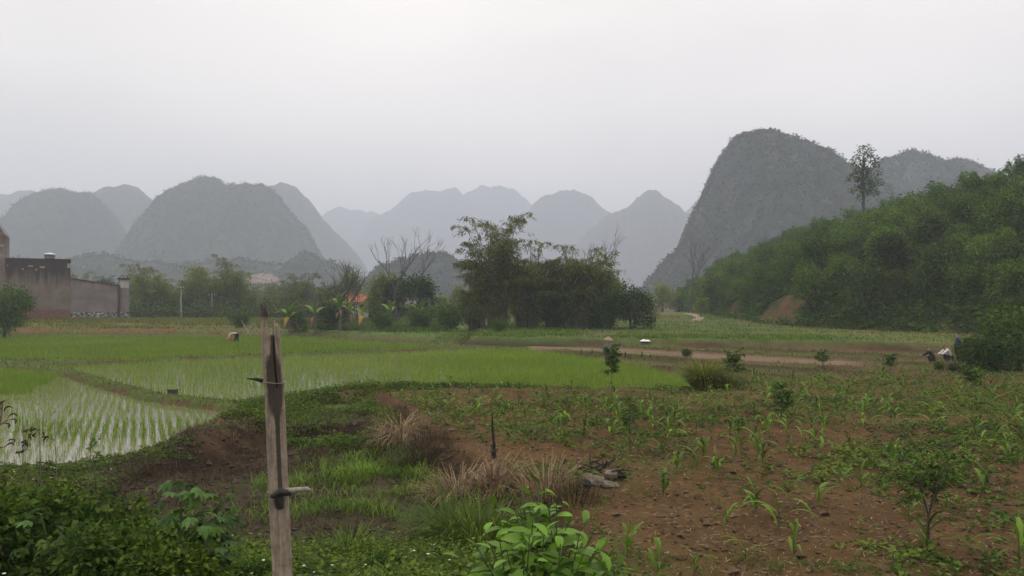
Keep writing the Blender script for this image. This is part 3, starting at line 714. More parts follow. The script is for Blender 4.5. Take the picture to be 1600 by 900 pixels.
for k, (px, Y, s, lab) in enumerate([(122, 150, .82, "bamboo clump showing just right of the cement house block"), (238, 138, .95, "bamboo clump nearest the low end of the cement house"),
        (222, 150, .85, "bamboo clump just behind the chimney end of the house"), (268, 146, .80, "second bamboo clump right of the house chimney"), (300, 142, .86, "bamboo clump behind the pale utility pole"),
        (335, 140, .90, "bamboo clump right of the pale utility pole"), (362, 138, .94, "tall bamboo clump above the small round tree"), (388, 150, .72, "bamboo clump left of the orange earth scar"),
        (420, 142, .55, "low bamboo clump in front of the orange earth scar"), (468, 150, .95, "olive bamboo clump left of the black bare tree"), (448, 146, .6, "short bamboo clump behind the leftmost banana")]):
    bam(px, Y, k % 2, lab, s * 1.12, k * 1.3, gl, GBAM)

BR = [broadleaf_variant(200 + 7 * k, [3.9, 4.5, 3.5, 4.8, 4.0, 3.2][k], [2.2, 2.3, 2.3, 2.2, 2.6, 2.1][k], ['hill_leaf', 'hill_leaf', 'hill_leaf_light', 'hill_leaf', 'hill_leaf_light', 'hill_leaf'][k], 3400, .32, .17, low=.1) for k in range(6)]
BRD = [broadleaf_variant(300 + 7 * k, [4.4, 3.9][k], [2.4, 2.3][k], 'hill_leaf_dark', 3200, .32, .17, low=.1) for k in range(2)]
# hillside wood: every tree its own object
cand = []
rs = np.random.default_rng(77)
X = rs.uniform(26, 125, 60000); Y = rs.uniform(46, 185, 60000); s = sd(FOOT, X, Y); pxs = 800 + X / Y * F
ok = (s > 1.2) & (s < 62) & (pxs < 1720); X, Y, s, pxs = X[ok], Y[ok], s[ok], pxs[ok]
Z = land(X, Y); row = HY + (HC - Z - 3) / Y * F
# keep those not hidden behind the crest: highest sight line so far along each ray
keep = []
for q in range(len(X)):
    if len(cand) >= 296: break
    if s[q] < 5.5 and 90.5 < Y[q] < 101: continue
    sp = 2.5 + .022 * s[q] + (Y[q] > 110) * .5
    if cand:
        C_ = np.array(cand)
        if np.min(np.hypot(C_[:, 0] - X[q], C_[:, 1] - Y[q])) < sp: continue
    yy = np.linspace(30, Y[q] - 3, 40); zz = land(X[q] / Y[q] * yy, yy)
    if np.max((zz + 1.5 - HC) / yy) > (Z[q] + 5.0 - HC) / Y[q]: continue
    cand.append((X[q], Y[q], Z[q]))
cand.sort(key=lambda c: c[1])
for q, (x, y, z) in enumerate(cand):
    dark = fbm(np.array([x * .06]), np.array([y * .06]), 91)[0] > .12
    lt = fbm(np.array([x * .11 + 40]), np.array([y * .11]), 93)[0]
    v = BRD[q % 2] if dark and rs.random() < .8 else BR[int(rs.choice([2, 4]))] if lt > .1 - .25 * (y < 92) else BR[int(rs.choice([0, 1, 3, 5]))]
    place_tree("hillside_tree", "bushy young tree in the dense wood covering the right-hand hill", "tree", (x, y, z), v[0], v[1], rs.uniform(0, 6.28),
               float(rs.uniform(.7, 1.15)), "trees covering the right-hand hill")
# undergrowth between them and along the foot
n = 26000
X = rs.uniform(26, 120, n * 3); Y = rs.uniform(46, 170, n * 3); s = sd(FOOT, X, Y); w = (s > .2) & (s < 55) & (800 + X / Y * F < 1750) & (rs.random(n * 3) < np.where(s < 6, 1, .35))
red = (np.abs(s - 1.8) < 2.0) & (((Y > 91) & (Y < 101)) | ((Y > 113) & (Y < 124)))
w &= ~red
X, Y = X[w][:n], Y[w][:n]; b = np.stack([X, Y, land(X, Y) + rs.uniform(0, 1.5, len(X)) ** 1.6], 1)
mb = MB(); leaves(mb, b, rdir(rs, len(b), -.2, 1), rdir(rs, len(b), 0, 1), rs.uniform(.3, .7, len(b)), rs.uniform(.2, .4, len(b)), simple=True)
# thick scrub at the very foot
t_ = rs.uniform(0, 7, 5200); i0 = t_.astype(int); f_ = (t_ - i0)[:, None]; Fp = np.array(FOOT[:9]); q = Fp[i0] * (1 - f_) + Fp[i0 + 1] * f_
nrm_ = unit(np.stack([(Fp[i0 + 1] - Fp[i0])[:, 1], -(Fp[i0 + 1] - Fp[i0])[:, 0]], 1)); dep = rs.uniform(-.3, 8, 5200) ; q = q - nrm_ * dep[:, None]
s = sd(FOOT, q[:, 0], q[:, 1]); red = (np.abs(s - 1.8) < 1.7) & (((q[:, 1] > 91) & (q[:, 1] < 101)) | ((q[:, 1] > 113) & (q[:, 1] < 124)))
q = q[(s > -.2) & ~red]; zq = land(q[:, 0], q[:, 1]); hq = rs.uniform(.3, 1.5, len(q))
for k in range(14):
    b = np.stack([q[:, 0], q[:, 1], zq], 1) + rdir(rs, len(q), 0, 1) * hq[:, None] * rs.uniform(.3, 1, (len(q), 1))
    leaves(mb, b, rdir(rs, len(b), -.3, .8), unit(rdir(rs, len(b), .2, 1)), rs.uniform(.25, .55, len(b)), rs.uniform(.12, .28, len(b)), simple=True)
tag(obj("hill_undergrowth", mb.mesh("hill_undergrowth", M['hill_leaf'])), "dark undergrowth along the foot of the wooded hill", "undergrowth", None, "stuff")

# lone tall tree on the skyline: open crown in tiers
bl = [((0, 0, 13.6), (1.2, 1.2, 1.1)), ((.9, 0, 12.2), (1.2, 1, .9)), ((-1.1, .2, 12.0), (1.0, 1, .8)), ((-.5, 0, 10.6), (1.3, 1.1, .8)), ((1.6, -.2, 10.4), (1.0, 1, 1.1)),
      ((-1.9, 0, 9.3), (.9, .9, .7)), ((1.7, .3, 8.6), (1.1, 1, 1.0)), ((.2, .3, 9.0), (1.0, 1, .8)), ((-1.4, .1, 7.5), (1.0, .9, .7)), ((1.3, 0, 7.0), (.9, .9, .7)), ((-.8, 0, 6.0), (.7, .7, .5)), ((.3, 0, 7.6), (.7, .7, .6))]
Y = 140.0; X = (1351 - 800) / F * Y
place_tree("skyline_tree", "tall slender tree with open crown standing against the sky", "tree", (X, Y, gz(X, Y)),
           crown_mesh(401, bl, 1500, .42, .26, M['hill_leaf_dark']), trunk_mesh(402, 13.2, .30, [b[0] for b in bl], M['greybark'], lean=.02), 0, 1.03)
# skyline trees at the right edge of the crest and other single trees
for (px, Y, s, v, lab) in ((1545, 118, .95, BR[3], "tree breaking the crest of the hill at the right"), (1592, 112, 1.05, BR[1], "tree on the hill crest at the right edge of the picture"),
                           (1228, 150, 1.0, BR[5], "pale feathery tree on the lower shoulder of the hill"), (1122, 132, 1.15, BRD[0], "dark tree at the left tip of the wooded hill"),
                           (1140, 128, .95, BR[2], "second tree from the left tip of the wooded hill")):
    X = (px - 800) / F * Y
    place_tree("crest_tree", lab, "tree", (X, Y, gz(X, Y)), v[0], v[1], px, s)

# trees of the valley floor
GV = [broadleaf_variant(500 + 9 * k, [7.5, 6.0, 5.0][k], [3.2, 3.4, 2.6][k], 'grove_leaf' if k != 1 else 'dark_shrub', 2600, .45, .26, .2) for k in range(3)]
for (px, Y, s, k, lab) in ((655, 108, .92, 1, "dark round dense tree right of the tall bare tree"), (622, 112, .85, 1, "dark tree just behind the tall bare tree"), (600, 116, .85, 0, "light green tree left of the tall bare tree"),
                           (585, 120, .7, 2, "small tree right of the red roofed house"), (80, 170, 1.35, 2, "slender tree rising behind the roof tank of the house"), (165, 190, 1.2, 1, "dark rounded tree far behind the low house wing"),
                           (200, 195, 1.1, 1, "second dark tree far behind the house chimney"), (308, 175, 1.35, 0, "tall tree topping the left bamboo rows"), (30, 185, .9, 0, "hazy tree between the house tower and its block"),
                           (955, 120, 1.0, 2, "small grey-green tree right behind the central bamboo grove"), (505, 125, .8, 2, "small tree between the two nearest bananas"),
                           (1035, 170, .9, 0, "hazy tree at the foot of the big limestone hill"), (1060, 178, .8, 2, "small hazy tree left of the far bare tree"), (690, 125, .6, 2, "small tree left of the central grove"),
                           (715, 150, .8, 0, "hazy tree showing left of the tallest bamboo"), (545, 135, .95, 0, "hazy tree behind the red roofed house"), (1010, 150, .6, 2, "little tree in the gap right of the grove"),
                           (425, 190, .9, 0, "hazy tree above the orange earth scar"), (520, 170, 1.0, 1, "dark hazy tree behind the many-stemmed bare tree"), (1095, 120, .5, 2, "small bushy tree beside the dirt track")):
    X = (px - 800) / F * Y
    place_tree("valley_tree", lab, "tree", (X, Y, gz(X, Y)), GV[k][0], GV[k][1], px * .7, s)

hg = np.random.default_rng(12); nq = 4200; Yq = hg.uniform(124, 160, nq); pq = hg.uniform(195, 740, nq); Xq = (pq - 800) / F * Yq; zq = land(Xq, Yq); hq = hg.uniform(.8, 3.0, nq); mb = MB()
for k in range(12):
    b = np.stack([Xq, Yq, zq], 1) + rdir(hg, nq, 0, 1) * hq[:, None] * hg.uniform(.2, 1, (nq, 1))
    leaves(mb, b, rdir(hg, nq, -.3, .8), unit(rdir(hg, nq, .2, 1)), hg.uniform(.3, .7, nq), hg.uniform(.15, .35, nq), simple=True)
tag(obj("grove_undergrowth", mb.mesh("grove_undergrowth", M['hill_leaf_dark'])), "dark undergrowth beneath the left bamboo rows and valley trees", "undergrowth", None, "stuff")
# bare trees
def bare_tree(seed, H, spread, r, fork, depth=4, stems=1):
    rng = np.random.default_rng(seed); mb = MB()
    def br(p, d, L, r, lev):
        n = 4; pts = [p]
        for i in range(n):
            d = unit(d + rng.normal(0, .09, 3) + np.array([0, 0, .05])); pts.append(pts[-1] + d * L / n)
        tube(mb, pts, np.linspace(r, r * .6, n + 1), 6 if lev < 2 else 4, cap=False)
        if lev >= depth: return
        for k in range(3 if lev < 3 else 2):
            nd = unit(d + spread * rdir(rng, 1, -.2, .7)[0])
            br(pts[-1 if k < 2 else 3], nd, L * rng.uniform(.55, .85), max(r * .58, .017), lev + 1)
    for s in range(stems):
        d0 = unit(np.array([0, 0, 1.0]) + (.42 * rdir(rng, 1, -.1, .1)[0] if stems > 1 else 0))
        br(np.array([.15 * s, 0, -.3]), d0, H * (fork if stems == 1 else fork * rng.uniform(.7, 1.1)), r, 0)
    return mb.mesh("branches", M['greybark'], True)
for (px, Y, seed, H_, spr, r, fork, st, lab) in ((620, 100, 601, 11.0, .62, .17, .40, 1, "tall leafless tree with a single forked trunk at left centre"),
        (530, 104, 602, 9.2, .55, .16, .30, 5, "many-stemmed leafless tree above the banana plants"), (502, 106, 603, 7.6, .55, .09, .34, 2, "thin leafless tree left of the many-stemmed bare tree"),
        (642, 104, 604, 8.0, .35, .08, .5, 1, "thin leafless sapling right of the tall bare tree"), (1076, 150, 605, 13.0, .55, .17, .38, 1, "far leafless tree beside the track near the cliff"),
        (922, 90, 606, 7.9, .5, .07, .5, 1, "bare crown sticking out of the top of the bamboo grove"), (560, 110, 608, 6.6, .6, .08, .35, 3, "small twiggy leafless tree above the red roof")):
    X = (px - 800) / F * Y
    t = thing("bare_tree", lab, "tree", (X, Y, gz(X, Y)), seed, None)
    obj("branches", bare_tree(seed, H_, spr, r, fork, 4, st), t)

# ------------------------------------------------------------------ shrubs
def shrub_variant(seed, R, H, lm, n=2600, L=.16, W=.08, simple=True):
    rng = np.random.default_rng(seed); blobs = []
    for k in range(10):
        a = rng.uniform(0, 2 * pi); s = R * rng.uniform(.3, .5)
        blobs.append(((R * .62 * cos(a) * rng.random() ** .5, R * .62 * sin(a) * rng.random() ** .5, H * rng.uniform(.2, .8)), (s, s, min(s, H * .35))))
    return crown_mesh(seed, blobs, n, L, W, M[lm], "foliage"), trunk_mesh(seed + 1, H * .6, .03 * H, [b[0] for b in blobs[:8]], M['bark'], "stems", .1)
def shrub(name, lab, cat, px, Y, v, s=1.0, rz=0, z=None, sc3=None):
    X = (px - 800) / F * Y
    return place_tree(name, lab, cat, (X, Y, gz(X, Y) if z is None else z), v[0], v[1], rz, sc3 or s, None, ("foliage", "stems"))
SH = [shrub_variant(701, 2.6, 4.6, 'shrub_leaf', 5000, .26, .14), shrub_variant(702, 1.5, 2.2, 'shrub_leaf', 2600, .2, .11), shrub_variant(703, 3.0, 4.2, 'dark_shrub', 5200, .28, .13),
      shrub_variant(704, 1.6, 1.9, 'dark_shrub', 3600, .16, .08)]
shrub("garden_tree", "dark green round tree hiding the left end of the cement house", "tree", 8, 80, SH[0], 1.12)
shrub("garden_tree", "small round tree left of the bamboo post on the far terrace", "tree", 373, 92, SH[1], .8)
shrub("shrub", "green round shrub left of the central grove", "shrub", 700, 82, SH[1], 1.15)
shrub("shrub", "low green shrub between the bananas and the tall bare tree", "shrub", 596, 84, SH[1], .8)
shrub("shrub", "dark round bush at the right foot of the central bamboo grove", "bush", 985, 84, SH[2], 1.02)
shrub("shrub", "dark low bush filling the grove's right side", "bush", 945, 83, SH[2], .75, 2)
shrub("shrub", "shrub beside the rightmost banana plant", "shrub", 657, 84, SH[1], 1.0, 1)
shrub("shrub", "dark leafy bush behind the first two bananas", "shrub", 525, 86, SH[3], 1.3, 1)
shrub("shrub", "bush around the foot of the leftmost banana", "shrub", 462, 86, SH[3], .95, 3)
shrub("shrub", "low weeds and bush at the grove's left edge", "shrub", 780, 75, SH[1], .55, 3)
shrub("shrub", "dark hedge-like bush at the right edge behind the maize", "bush", 1562, 37, SH[3], 1.0, 0, None, (1.05, .9, .85))
shrub("shrub", "low leafy weeds right in front of the crouching people", "shrub", 1468, 40, SH[1], .20, 1)
shrub("shrub", "low leafy weeds at the feet of the white-shirted person", "shrub", 1490, 39.5, SH[1], .17, 2)
shrub("shrub", "tall light green shrub at the right picture edge", "shrub", 1592, 39, SH[1], 1.2, 1)
shrub("shrub", "upper shrub overhanging the dark bush at the right edge", "shrub", 1606, 41, SH[1], 1.45, 2)
shrub("shrub", "small dark shrub by the blue-jacketed person", "shrub", 1528, 39, SH[3], .8, 2)
shrub("shrub", "little round shrub on the tan dry field", "shrub", 1074, 47, SH[3], .26, 2)

# ------------------------------------------------------------------ banana plants
def ribbon(path, widths, fold=.0, ref=None):
    """leaf strip: path (k,3), returns verts and quads with a mid rib"""
    path = np.asarray(path, float); k = len(path); tan = unit(np.gradient(path, axis=0))
    upv = np.array([0, 0, 1.0]) if ref is None else np.asarray(ref, float)
    side = np.cross(tan, np.broadcast_to(upv, (k, 3)))
    bad = np.linalg.norm(side, axis=1) < .15
    if bad.any():
        h = path[-1] - path[0]; h[2] = 0; h = h / max(np.linalg.norm(h), 1e-6); side[bad] = np.cross(h, [0, 0, 1.0])
    side = unit(side); nr = np.cross(side, tan); w = np.asarray(widths)[:, None] * .5
    v = np.stack([path - side * w + nr * fold * w, path, path + side * w + nr * fold * w], 1)
    i = np.arange(k - 1)[:, None] * 3; j = np.arange(2)[None]
    return v.reshape(-1, 3), np.stack([i + j, i + j + 1, i + 3 + j + 1, i + 3 + j], -1).reshape(-1, 4)

def arc_leaf(L, W, lean, bend, k=9, fold=.25, shape=1.0, wave=0, seed=0):
    t = np.linspace(0, 1, k); th = lean + bend * t ** 1.3; ds = L / (k - 1)
    x = np.concatenate([[0], np.cumsum(np.sin(th[:-1]) * ds)]); z = np.concatenate([[0], np.cumsum(np.cos(th[:-1]) * ds)])
    rng = np.random.default_rng(seed); y = wave * np.sin(t * 3 + seed)
    w = W * np.clip(np.sin(pi * np.clip(t * .93 + .07, 0, 1)) ** shape, .03, 1) * (1 + .12 * rng.standard_normal(k) * (wave > 0))
    w[-1] = W * .02
    return ribbon(np.stack([x, y, z], 1), w, fold)

BLF = []
for k in range(5):
    v, f = arc_leaf([2.0, 2.2, 1.8, 2.1, 1.9][k], [.5, .56, .46, .52, .58][k], [.35, .6, .2, .75, .5][k], [1.2, 1.5, .9, 1.2, 1.9][k], 11, .3, .6, .04, k)
    BLF.append(MB().add(v, f).mesh("banana_leaf", M['banana_leaf'], True))
vd, fd = arc_leaf(1.5, .30, 1.6, 1.4, 9, .5, .6, .06, 9); BDRY = MB().add(vd, fd).mesh("dry_leaf", M['banana_dry'], True)
BYEL = MB().add(*arc_leaf(1.5, .42, 1.7, 1.35, 9, .4, .5, .06, 12)).mesh("yellow_leaf", M['banana_yellow'], True)
def banana(px, Y, h, lab, nl=6, ndry=3, yellow=0, seed=0):
    rng = np.random.default_rng(seed); X = (px - 800) / F * Y
    t = thing("banana_plant", lab, "banana plant", (X, Y, gz(X, Y)), 0, "banana plants on the bank")
    mb = MB(); tz = np.linspace(0, 1, 6); tube(mb, np.stack([.08 * h * tz ** 2 * rng.normal(), .0 * tz, tz * h - .15], 1) if False else np.stack([.05 * rng.normal() * tz, .05 * rng.normal() * tz, tz * h - .15], 1), .16 * (1 - .5 * tz), 8)
    obj("pseudostem", mb.mesh("pseudostem", M['pseudostem'], True), t)
    for k in range(nl):
        o = obj("leaf", BLF[k % 5], t, (0, 0, h - .2 - .03 * k), k * 2.4 + rng.uniform(0, .6), float(rng.uniform(.75, 1.1)))
        if k == 0: o.rotation_euler = (0, -.3, o.rotation_euler.z)
    for k in range(ndry): obj("dry_leaf", BDRY, t, (0, 0, h - .3 - .1 * k), k * 2.1 + rng.uniform(0, 1), float(rng.uniform(.7, 1)))
    for k in range(yellow): obj("yellow_leaf", BYEL, t, (0, -.1, h - .15), -1.7 + k * .5, 1.0)
banana(452, 82, 2.4, "leftmost banana plant with a hanging yellow leaf", 8, 6, 1, 1)
banana(492, 83, 2.3, "banana plant with a bare stout stem, second from left", 4, 8, 0, 2)
banana(531, 82, 2.7, "tallest banana plant with wide pale leaves below the bare tree", 9, 6, 0, 3)
banana(546, 84, 2.0, "short banana plant leaning beside the tallest one", 5, 6, 0, 4)
banana(567, 80, 1.7, "small banana plant wrapped in yellow dead leaves", 2, 3, 1, 5)
banana(655, 88, 2.0, "banana plant by the shrub right of the tall bare tree", 6, 2, 0, 6)
banana(610, 92, 1.9, "pale banana plant in front of the tall bare tree", 5, 1, 0, 7)

# ------------------------------------------------------------------ buildings
def rot_thing(name, lab, cat, loc, rz): return thing(name, lab, cat, loc, rz)
YB = 116.0
def bx_(px): return (px - 800) / F * YB
zb = gz(bx_(100), YB); HX = bx_(105)
house = thing("cement_house", "long stained cement house with tall block, low sloping wing and chimney", "house", (HX, YB, zb))
HU = unit(np.array([YB, -HX]))                       # direction of the long wall, square to the line of sight
house.rotation_euler = (0, 0, math.atan2(HU[1], HU[0]))
def lx(px):
    k = (px - 800) / F; return (k * YB - HX) / (HU[0] - HU[1] * k)
def row(py, px=60): return HC - (py - HY) / F * (YB + HU[1] * lx(px)) - zb
def hpt(x, y): return (HX + HU[0] * x - HU[1] * y, YB + HU[1] * x + HU[0] * y)
mb = MB(); box(mb, lx(8), lx(110), 0, 9, 1.35, row(405)); obj("block_wall", mb.mesh("block_wall", M['cement']), house)
mb = MB(); box(mb, lx(6), lx(111), -.06, 9.1, row(405), row(405) + .10); obj("roof_slab", mb.mesh("roof_slab", M['dark_concrete']), house)
mb = MB(); box(mb, lx(8), lx(110), -.08, 8.9, -.3, 1.35); brk = obj("brick_base", mb.mesh("brick_base", M['mortar']), house)
# brick courses of the base, joined since a brick is far below ten pixels
mb = MB(); rb = np.random.default_rng(3)
for c in range(12):
    z0 = -.05 + c * .115; x = lx(8) + (.12 if c % 2 else 0)
    while x < lx(110) - .25:
        if rb.random() > .04: box(mb, x, x + .22, -.105 - .015 * rb.random(), -.07, z0, z0 + .10)
        x += .24
tag(obj("brick_courses", mb.mesh("brick_courses", M['brick']), house), kind="stuff")
# sloping wing
mb = MB(); x0, x1 = lx(110) + .003, lx(186); zt0, zt1 = row(435, 110), row(447, 186)
v = [(x, y, z) for x, zz in ((x0, zt0), (x1, zt1)) for y in (.1, 8) for z in (.95, zz)]
F6 = [(0, 1, 3, 2), (4, 6, 7, 5), (0, 4, 5, 1), (2, 3, 7, 6), (0, 2, 6, 4), (1, 5, 7, 3)]
mb.add(v, F6); obj("wing_wall", mb.mesh("wing_wall", M['cement_low']), house)
mb = MB(); v = [(x, y, z) for x, zz in ((x0, zt0), (x1 + .2, zt1 - .03)) for y in (-.05, 8.2) for z in (zz, zz + .10)]
mb.add(v, F6); obj("wing_roof", mb.mesh("wing_roof", M['dark_concrete']), house)
mb = MB(); box(mb, x0, lx(203), .02, 8, -.3, .95); ft = obj("stone_footing", mb.mesh("stone_footing", M['dark_concrete']), house)
mb = MB()
for k in range(230):
    c = np.array([rb.uniform(x0 + .1, lx(203) - .1), -.0, rb.uniform(.02, .88)]); s_ = rb.uniform(.07, .17)
    dd = rdir(rb, 1)[0]; o8 = np.array([(1, 0, 0), (-1, 0, 0), (0, 1, 0), (0, -1, 0), (0, 0, 1), (0, 0, -1)], float) * s_ * rb.uniform(.7, 1.3, (6, 1))
    mb.add(c + o8, [(0, 2, 4), (2, 1, 4), (1, 3, 4), (3, 0, 4), (2, 0, 5), (1, 2, 5), (3, 1, 5), (0, 3, 5)])
M['rubble'] = rough_mat("rubble_stone", (0.10, 0.09, 0.085), (0.55, 0.52, 0.48), 2.2)
tag(obj("rubble_stones", mb.mesh("rubble_stones", M['rubble']), ft), kind="stuff")
mb = MB(); box(mb, lx(187), lx(202), .3, 2.2, .95, row(436, 195)); chm = obj("chimney", mb.mesh("chimney", M['cement_low']), house)
mb = MB(); box(mb, lx(184), lx(204.5), .1, 2.4, row(436, 195), row(436, 195) + .13)
for q in range(4): box(mb, lx(185.5 + q * 5.2), lx(187 + q * 5.2), .14, .4, row(436, 195) - .18, row(436, 195))
for q in range(3): box(mb, lx(187 + q * 6), lx(189 + q * 6), .5, .9, row(436, 195) + .13, row(436, 195) + .3)
obj("chimney_cap", mb.mesh("chimney_cap", M['dark_concrete']), chm)
mb = MB(); box(mb, lx(187.3), lx(201.7), .28, .3, row(450, 195), row(437.5, 195)); obj("whitewash_band", mb.mesh("whitewash_band", rough_mat("whitewash", (0.30, 0.27, 0.26), (0.48, 0.45, 0.43), 2.5)), chm)
mb = MB(); tube(mb, [(lx(186), -.12, zt1 + .1), (lx(186), -.14, 2), (lx(185.5), -.16, .8), (lx(185), -.22, -.1)], [.16, .16, .2, .28], 8); obj("drain_pipe", mb.mesh("drain_pipe", M['pipe'], True), house)
# tower at the left end with a pitched tile roof
mb = MB(); box(mb, lx(-50), lx(9.5), 1.5, 7.5, -.3, row(366, 0)); obj("tower_wall", mb.mesh("tower_wall", M['cement_tower']), house)
mb = MB(); ez = row(366, 0); rz_ = row(326, 0); x0, x1 = lx(-52), lx(11); xm = lx(-20.5); nrow = 9
for sgn, xa in ((1, x1), (-1, x0)):
    for q in range(nrow):
        a, b = q / nrow, (q + 1) / nrow
        xa0, xa1 = xa + (xm - xa) * a, xa + (xm - xa) * b; za, zc = ez + (rz_ - ez) * a, ez + (rz_ - ez) * b
        mb.add([(xa0, 1.2, za), (xa0, 7.8, za), (xa1, 7.8, zc), (xa1, 1.2, zc), (xa0, 1.2, za + .09), (xa0, 7.8, za + .09), (xa1, 7.8, zc + .02), (xa1, 1.2, zc + .02)],
               [(0, 1, 2, 3), (4, 7, 6, 5), (0, 4, 5, 1), (0, 3, 7, 4), (1, 5, 6, 2)])
mb.add([(x0 + .2, 1.5, ez), (x1 - .2, 1.5, ez), (xm, 1.5, rz_ - .05)], [(0, 1, 2)], 0)
obj("tile_roof", mb.mesh("tile_roof", M['old_tile']), house)
for q in range(2):
    mb = MB(); z0 = row(386 + 15 * q); box(mb, lx(-1), lx(5), 1.46, 1.55, z0, z0 + .32); obj("vent_block", mb.mesh("vent_block", M['concrete']), house)
for (a, b_, c, d_) in ((44, 52, 415, 417), (62, 70, 416, 418.5), (34, 37, 420, 422), (55, 58, 420, 422.5), (105, 110, 411, 418), (11, 13, 415, 417)):
    mb = MB(); box(mb, lx(a), lx(b_), -.012, .01, row(d_), row(c)); obj("plaster_patch", mb.mesh("plaster_patch", M['concrete']), house)
# roof tank
tk = thing("water_tank", "small steel water tank with dark bands on the flat house roof", "water tank", (*hpt(lx(77), 3.2), zb + row(405) + .1))
mb = MB(); tube(mb, [(0, 0, 0), (0, 0, .75)], .62, 18); obj("tank_body", mb.mesh("tank_body", M['concrete'], False), tk)
mb = MB(); tube(mb, [(0, 0, .45), (0, 0, .62)], .70, 18); tube(mb, [(0, 0, .13), (0, 0, .26)], .66, 18); obj("tank_band", mb.mesh("tank_band", M['rust_band'], False), tk)
mb = MB(); tube(mb, [(0, 0, .75), (0, 0, .86), (0, 0, .98)], [.72, .66, .2], 18); obj("tank_lid", mb.mesh("tank_lid", M['sheet'], False), tk)
# red roofed house
YR = 122.0; XR = (558 - 800) / F * YR; zr = gz(XR, YR)
rh = thing("small_house", "small house with bright red tiled roof half hidden behind bananas", "house", (XR, YR, zr), .12)
ev = HC - (470 - HY) / F * YR - zr - .1
mb = MB(); box(mb, -1.5, 1.5, 0, 4.5, -.3, ev); hw = obj("wall", mb.mesh("wall", M['cream_wall']), rh)
for xw in (-.95, .35):
    mb = MB(); box(mb, xw, xw + .6, -.04, .02, ev - 1.35, ev - .45); wi = obj("window", mb.mesh("window", M['window_dark']), rh)
    mb = MB(); box(mb, xw - .07, xw + .67, -.07, -.042, ev - 1.42, ev - 1.352); obj("sill", mb.mesh("sill", M['concrete']), wi)
mb = MB(); rt = HC - (459 - HY) / F * YR - zr
for q in range(6):
    a, b_ = q / 6, (q + 1) / 6
    for sg in (0, 1):
        ya0 = (-.5 + 2.75 * a) if sg == 0 else (5.0 - 2.75 * a); ya1 = (-.5 + 2.75 * b_) if sg == 0 else (5.0 - 2.75 * b_)
        za, zc = ev - .12 + (rt - ev + .12) * a, ev - .12 + (rt - ev + .12) * b_
        mb.add([(-1.9, ya0, za), (1.9, ya0, za), (1.9, ya1, zc), (-1.9, ya1, zc), (-1.9, ya0, za + .08), (1.9, ya0, za + .08), (1.9, ya1, zc + .02), (-1.9, ya1, zc + .02)],
               [(0, 1, 2, 3), (4, 7, 6, 5), (0, 4, 5, 1), (0, 3, 7, 4), (1, 5, 6, 2)])
mb.add([(-1.51, 0, ev), (-1.51, 4.5, ev), (-1.51, 2.25, rt - .1)], [(0, 1, 2)]); mb.add([(1.51, 0, ev), (1.51, 4.5, ev), (1.51, 2.25, rt - .1)], [(0, 1, 2)])
obj("roof", mb.mesh("roof", M['red_tile']), rh)
# utility poles
for (px, Y, pt, lab) in ((283, 124, 447, "pale concrete utility pole before the left bamboo rows"), (331, 128, 459, "faint second pole right of the pale utility pole")):
    X = (px - 800) / F * Y; z0 = gz(X, Y); h = HC - (pt - HY) / F * Y - z0
    po = thing("utility_pole", lab, "pole", (X, Y, z0))
    mb = MB(); tube(mb, [(0, 0, -.3), (0, 0, h)], [.15, .10], 8); obj("pole_shaft", mb.mesh("pole_shaft", M['concrete'], True), po)
    mb = MB(); box(mb, -.5, .5, -.14, -.06, h - .35, h - .27); obj("cross_arm", mb.mesh("cross_arm", M['dark_concrete']), po)
    for q in (-.42, 0, .42):
        mb = MB(); tube(mb, [(q, -.1, h - .27), (q, -.1, h - .18), (q, -.1, h - .12)], [.03, .05, .025], 7); obj("insulator", mb.mesh("insulator", M['sheet'], True), po)

# ------------------------------------------------------------------ rice
def rice_clump(seed, nb=9, h=.30):
    rng = np.random.default_rng(seed); mb = MB()
    b = np.stack([rng.normal(0, .018, nb), rng.normal(0, .018, nb), np.full(nb, -.02)], 1)
    blades(mb, b, rng.uniform(0, 6.28, nb), rng.uniform(.05, .4, nb), h * rng.uniform(.7, 1.15, nb), .011, rng.uniform(.1, .35, nb))
    return mb.mesh("rice_seedling", M['rice'])
RV = [rice_clump(800 + k, 8, .22 + .02 * k) for k in range(4)]
def paddy_points(P, sp, jit, inset, rot, rng):
    P_ = np.array(P); c, s_ = cos(rot), sin(rot)
    ext = 90; a = np.arange(-ext, ext, sp); U, V = np.meshgrid(a, a); U = U.ravel() + rng.normal(0, jit, U.size); V = V.ravel() * 1.0 + rng.normal(0, jit, V.size)
    cx, cyy = P_.mean(0); X = cx + U * c - V * s_; Y = cyy + U * s_ + V * c
    px = 800 + X / np.maximum(Y, 1) * F
    k = (X > P_[:, 0].min()) & (X < P_[:, 0].max()) & (Y > P_[:, 1].min()) & (Y < P_[:, 1].max()) & (px > -160) & (px < 1700)
    X, Y = X[k], Y[k]; k = sd(P, X, Y) > inset
    return X[k], Y[k]
rr = np.random.default_rng(9)
NURS = [(-34, 31.3), (-18.3, 31.3), (-21.4, 39.5), (-26, 42), (-40, 43)]
X, Y = paddy_points(P1, .23, .042, .15, .42, rr)
inn = sd(NURS, X, Y) > 0
X, Y = X[~inn], Y[~inn]
pxs = 800 + X / Y * F; vis = (pxs > 20) & (pxs < 395) & (HY + HC / Y * F < 690)
order = np.argsort(np.where(vis, Y, 1e6)); near = order[:300]; rest = order[300:]
for q in near:
    o = obj("rice_seedling", RV[int(rr.integers(0, 4))], None, (X[q], Y[q], 0), rr.uniform(0, 6.28), float(rr.uniform(.8, 1.2)))
    tag(o, "young rice seedling clump standing in the nearest rows of the flooded paddy", "rice seedling", "rice seedlings in the near paddy")
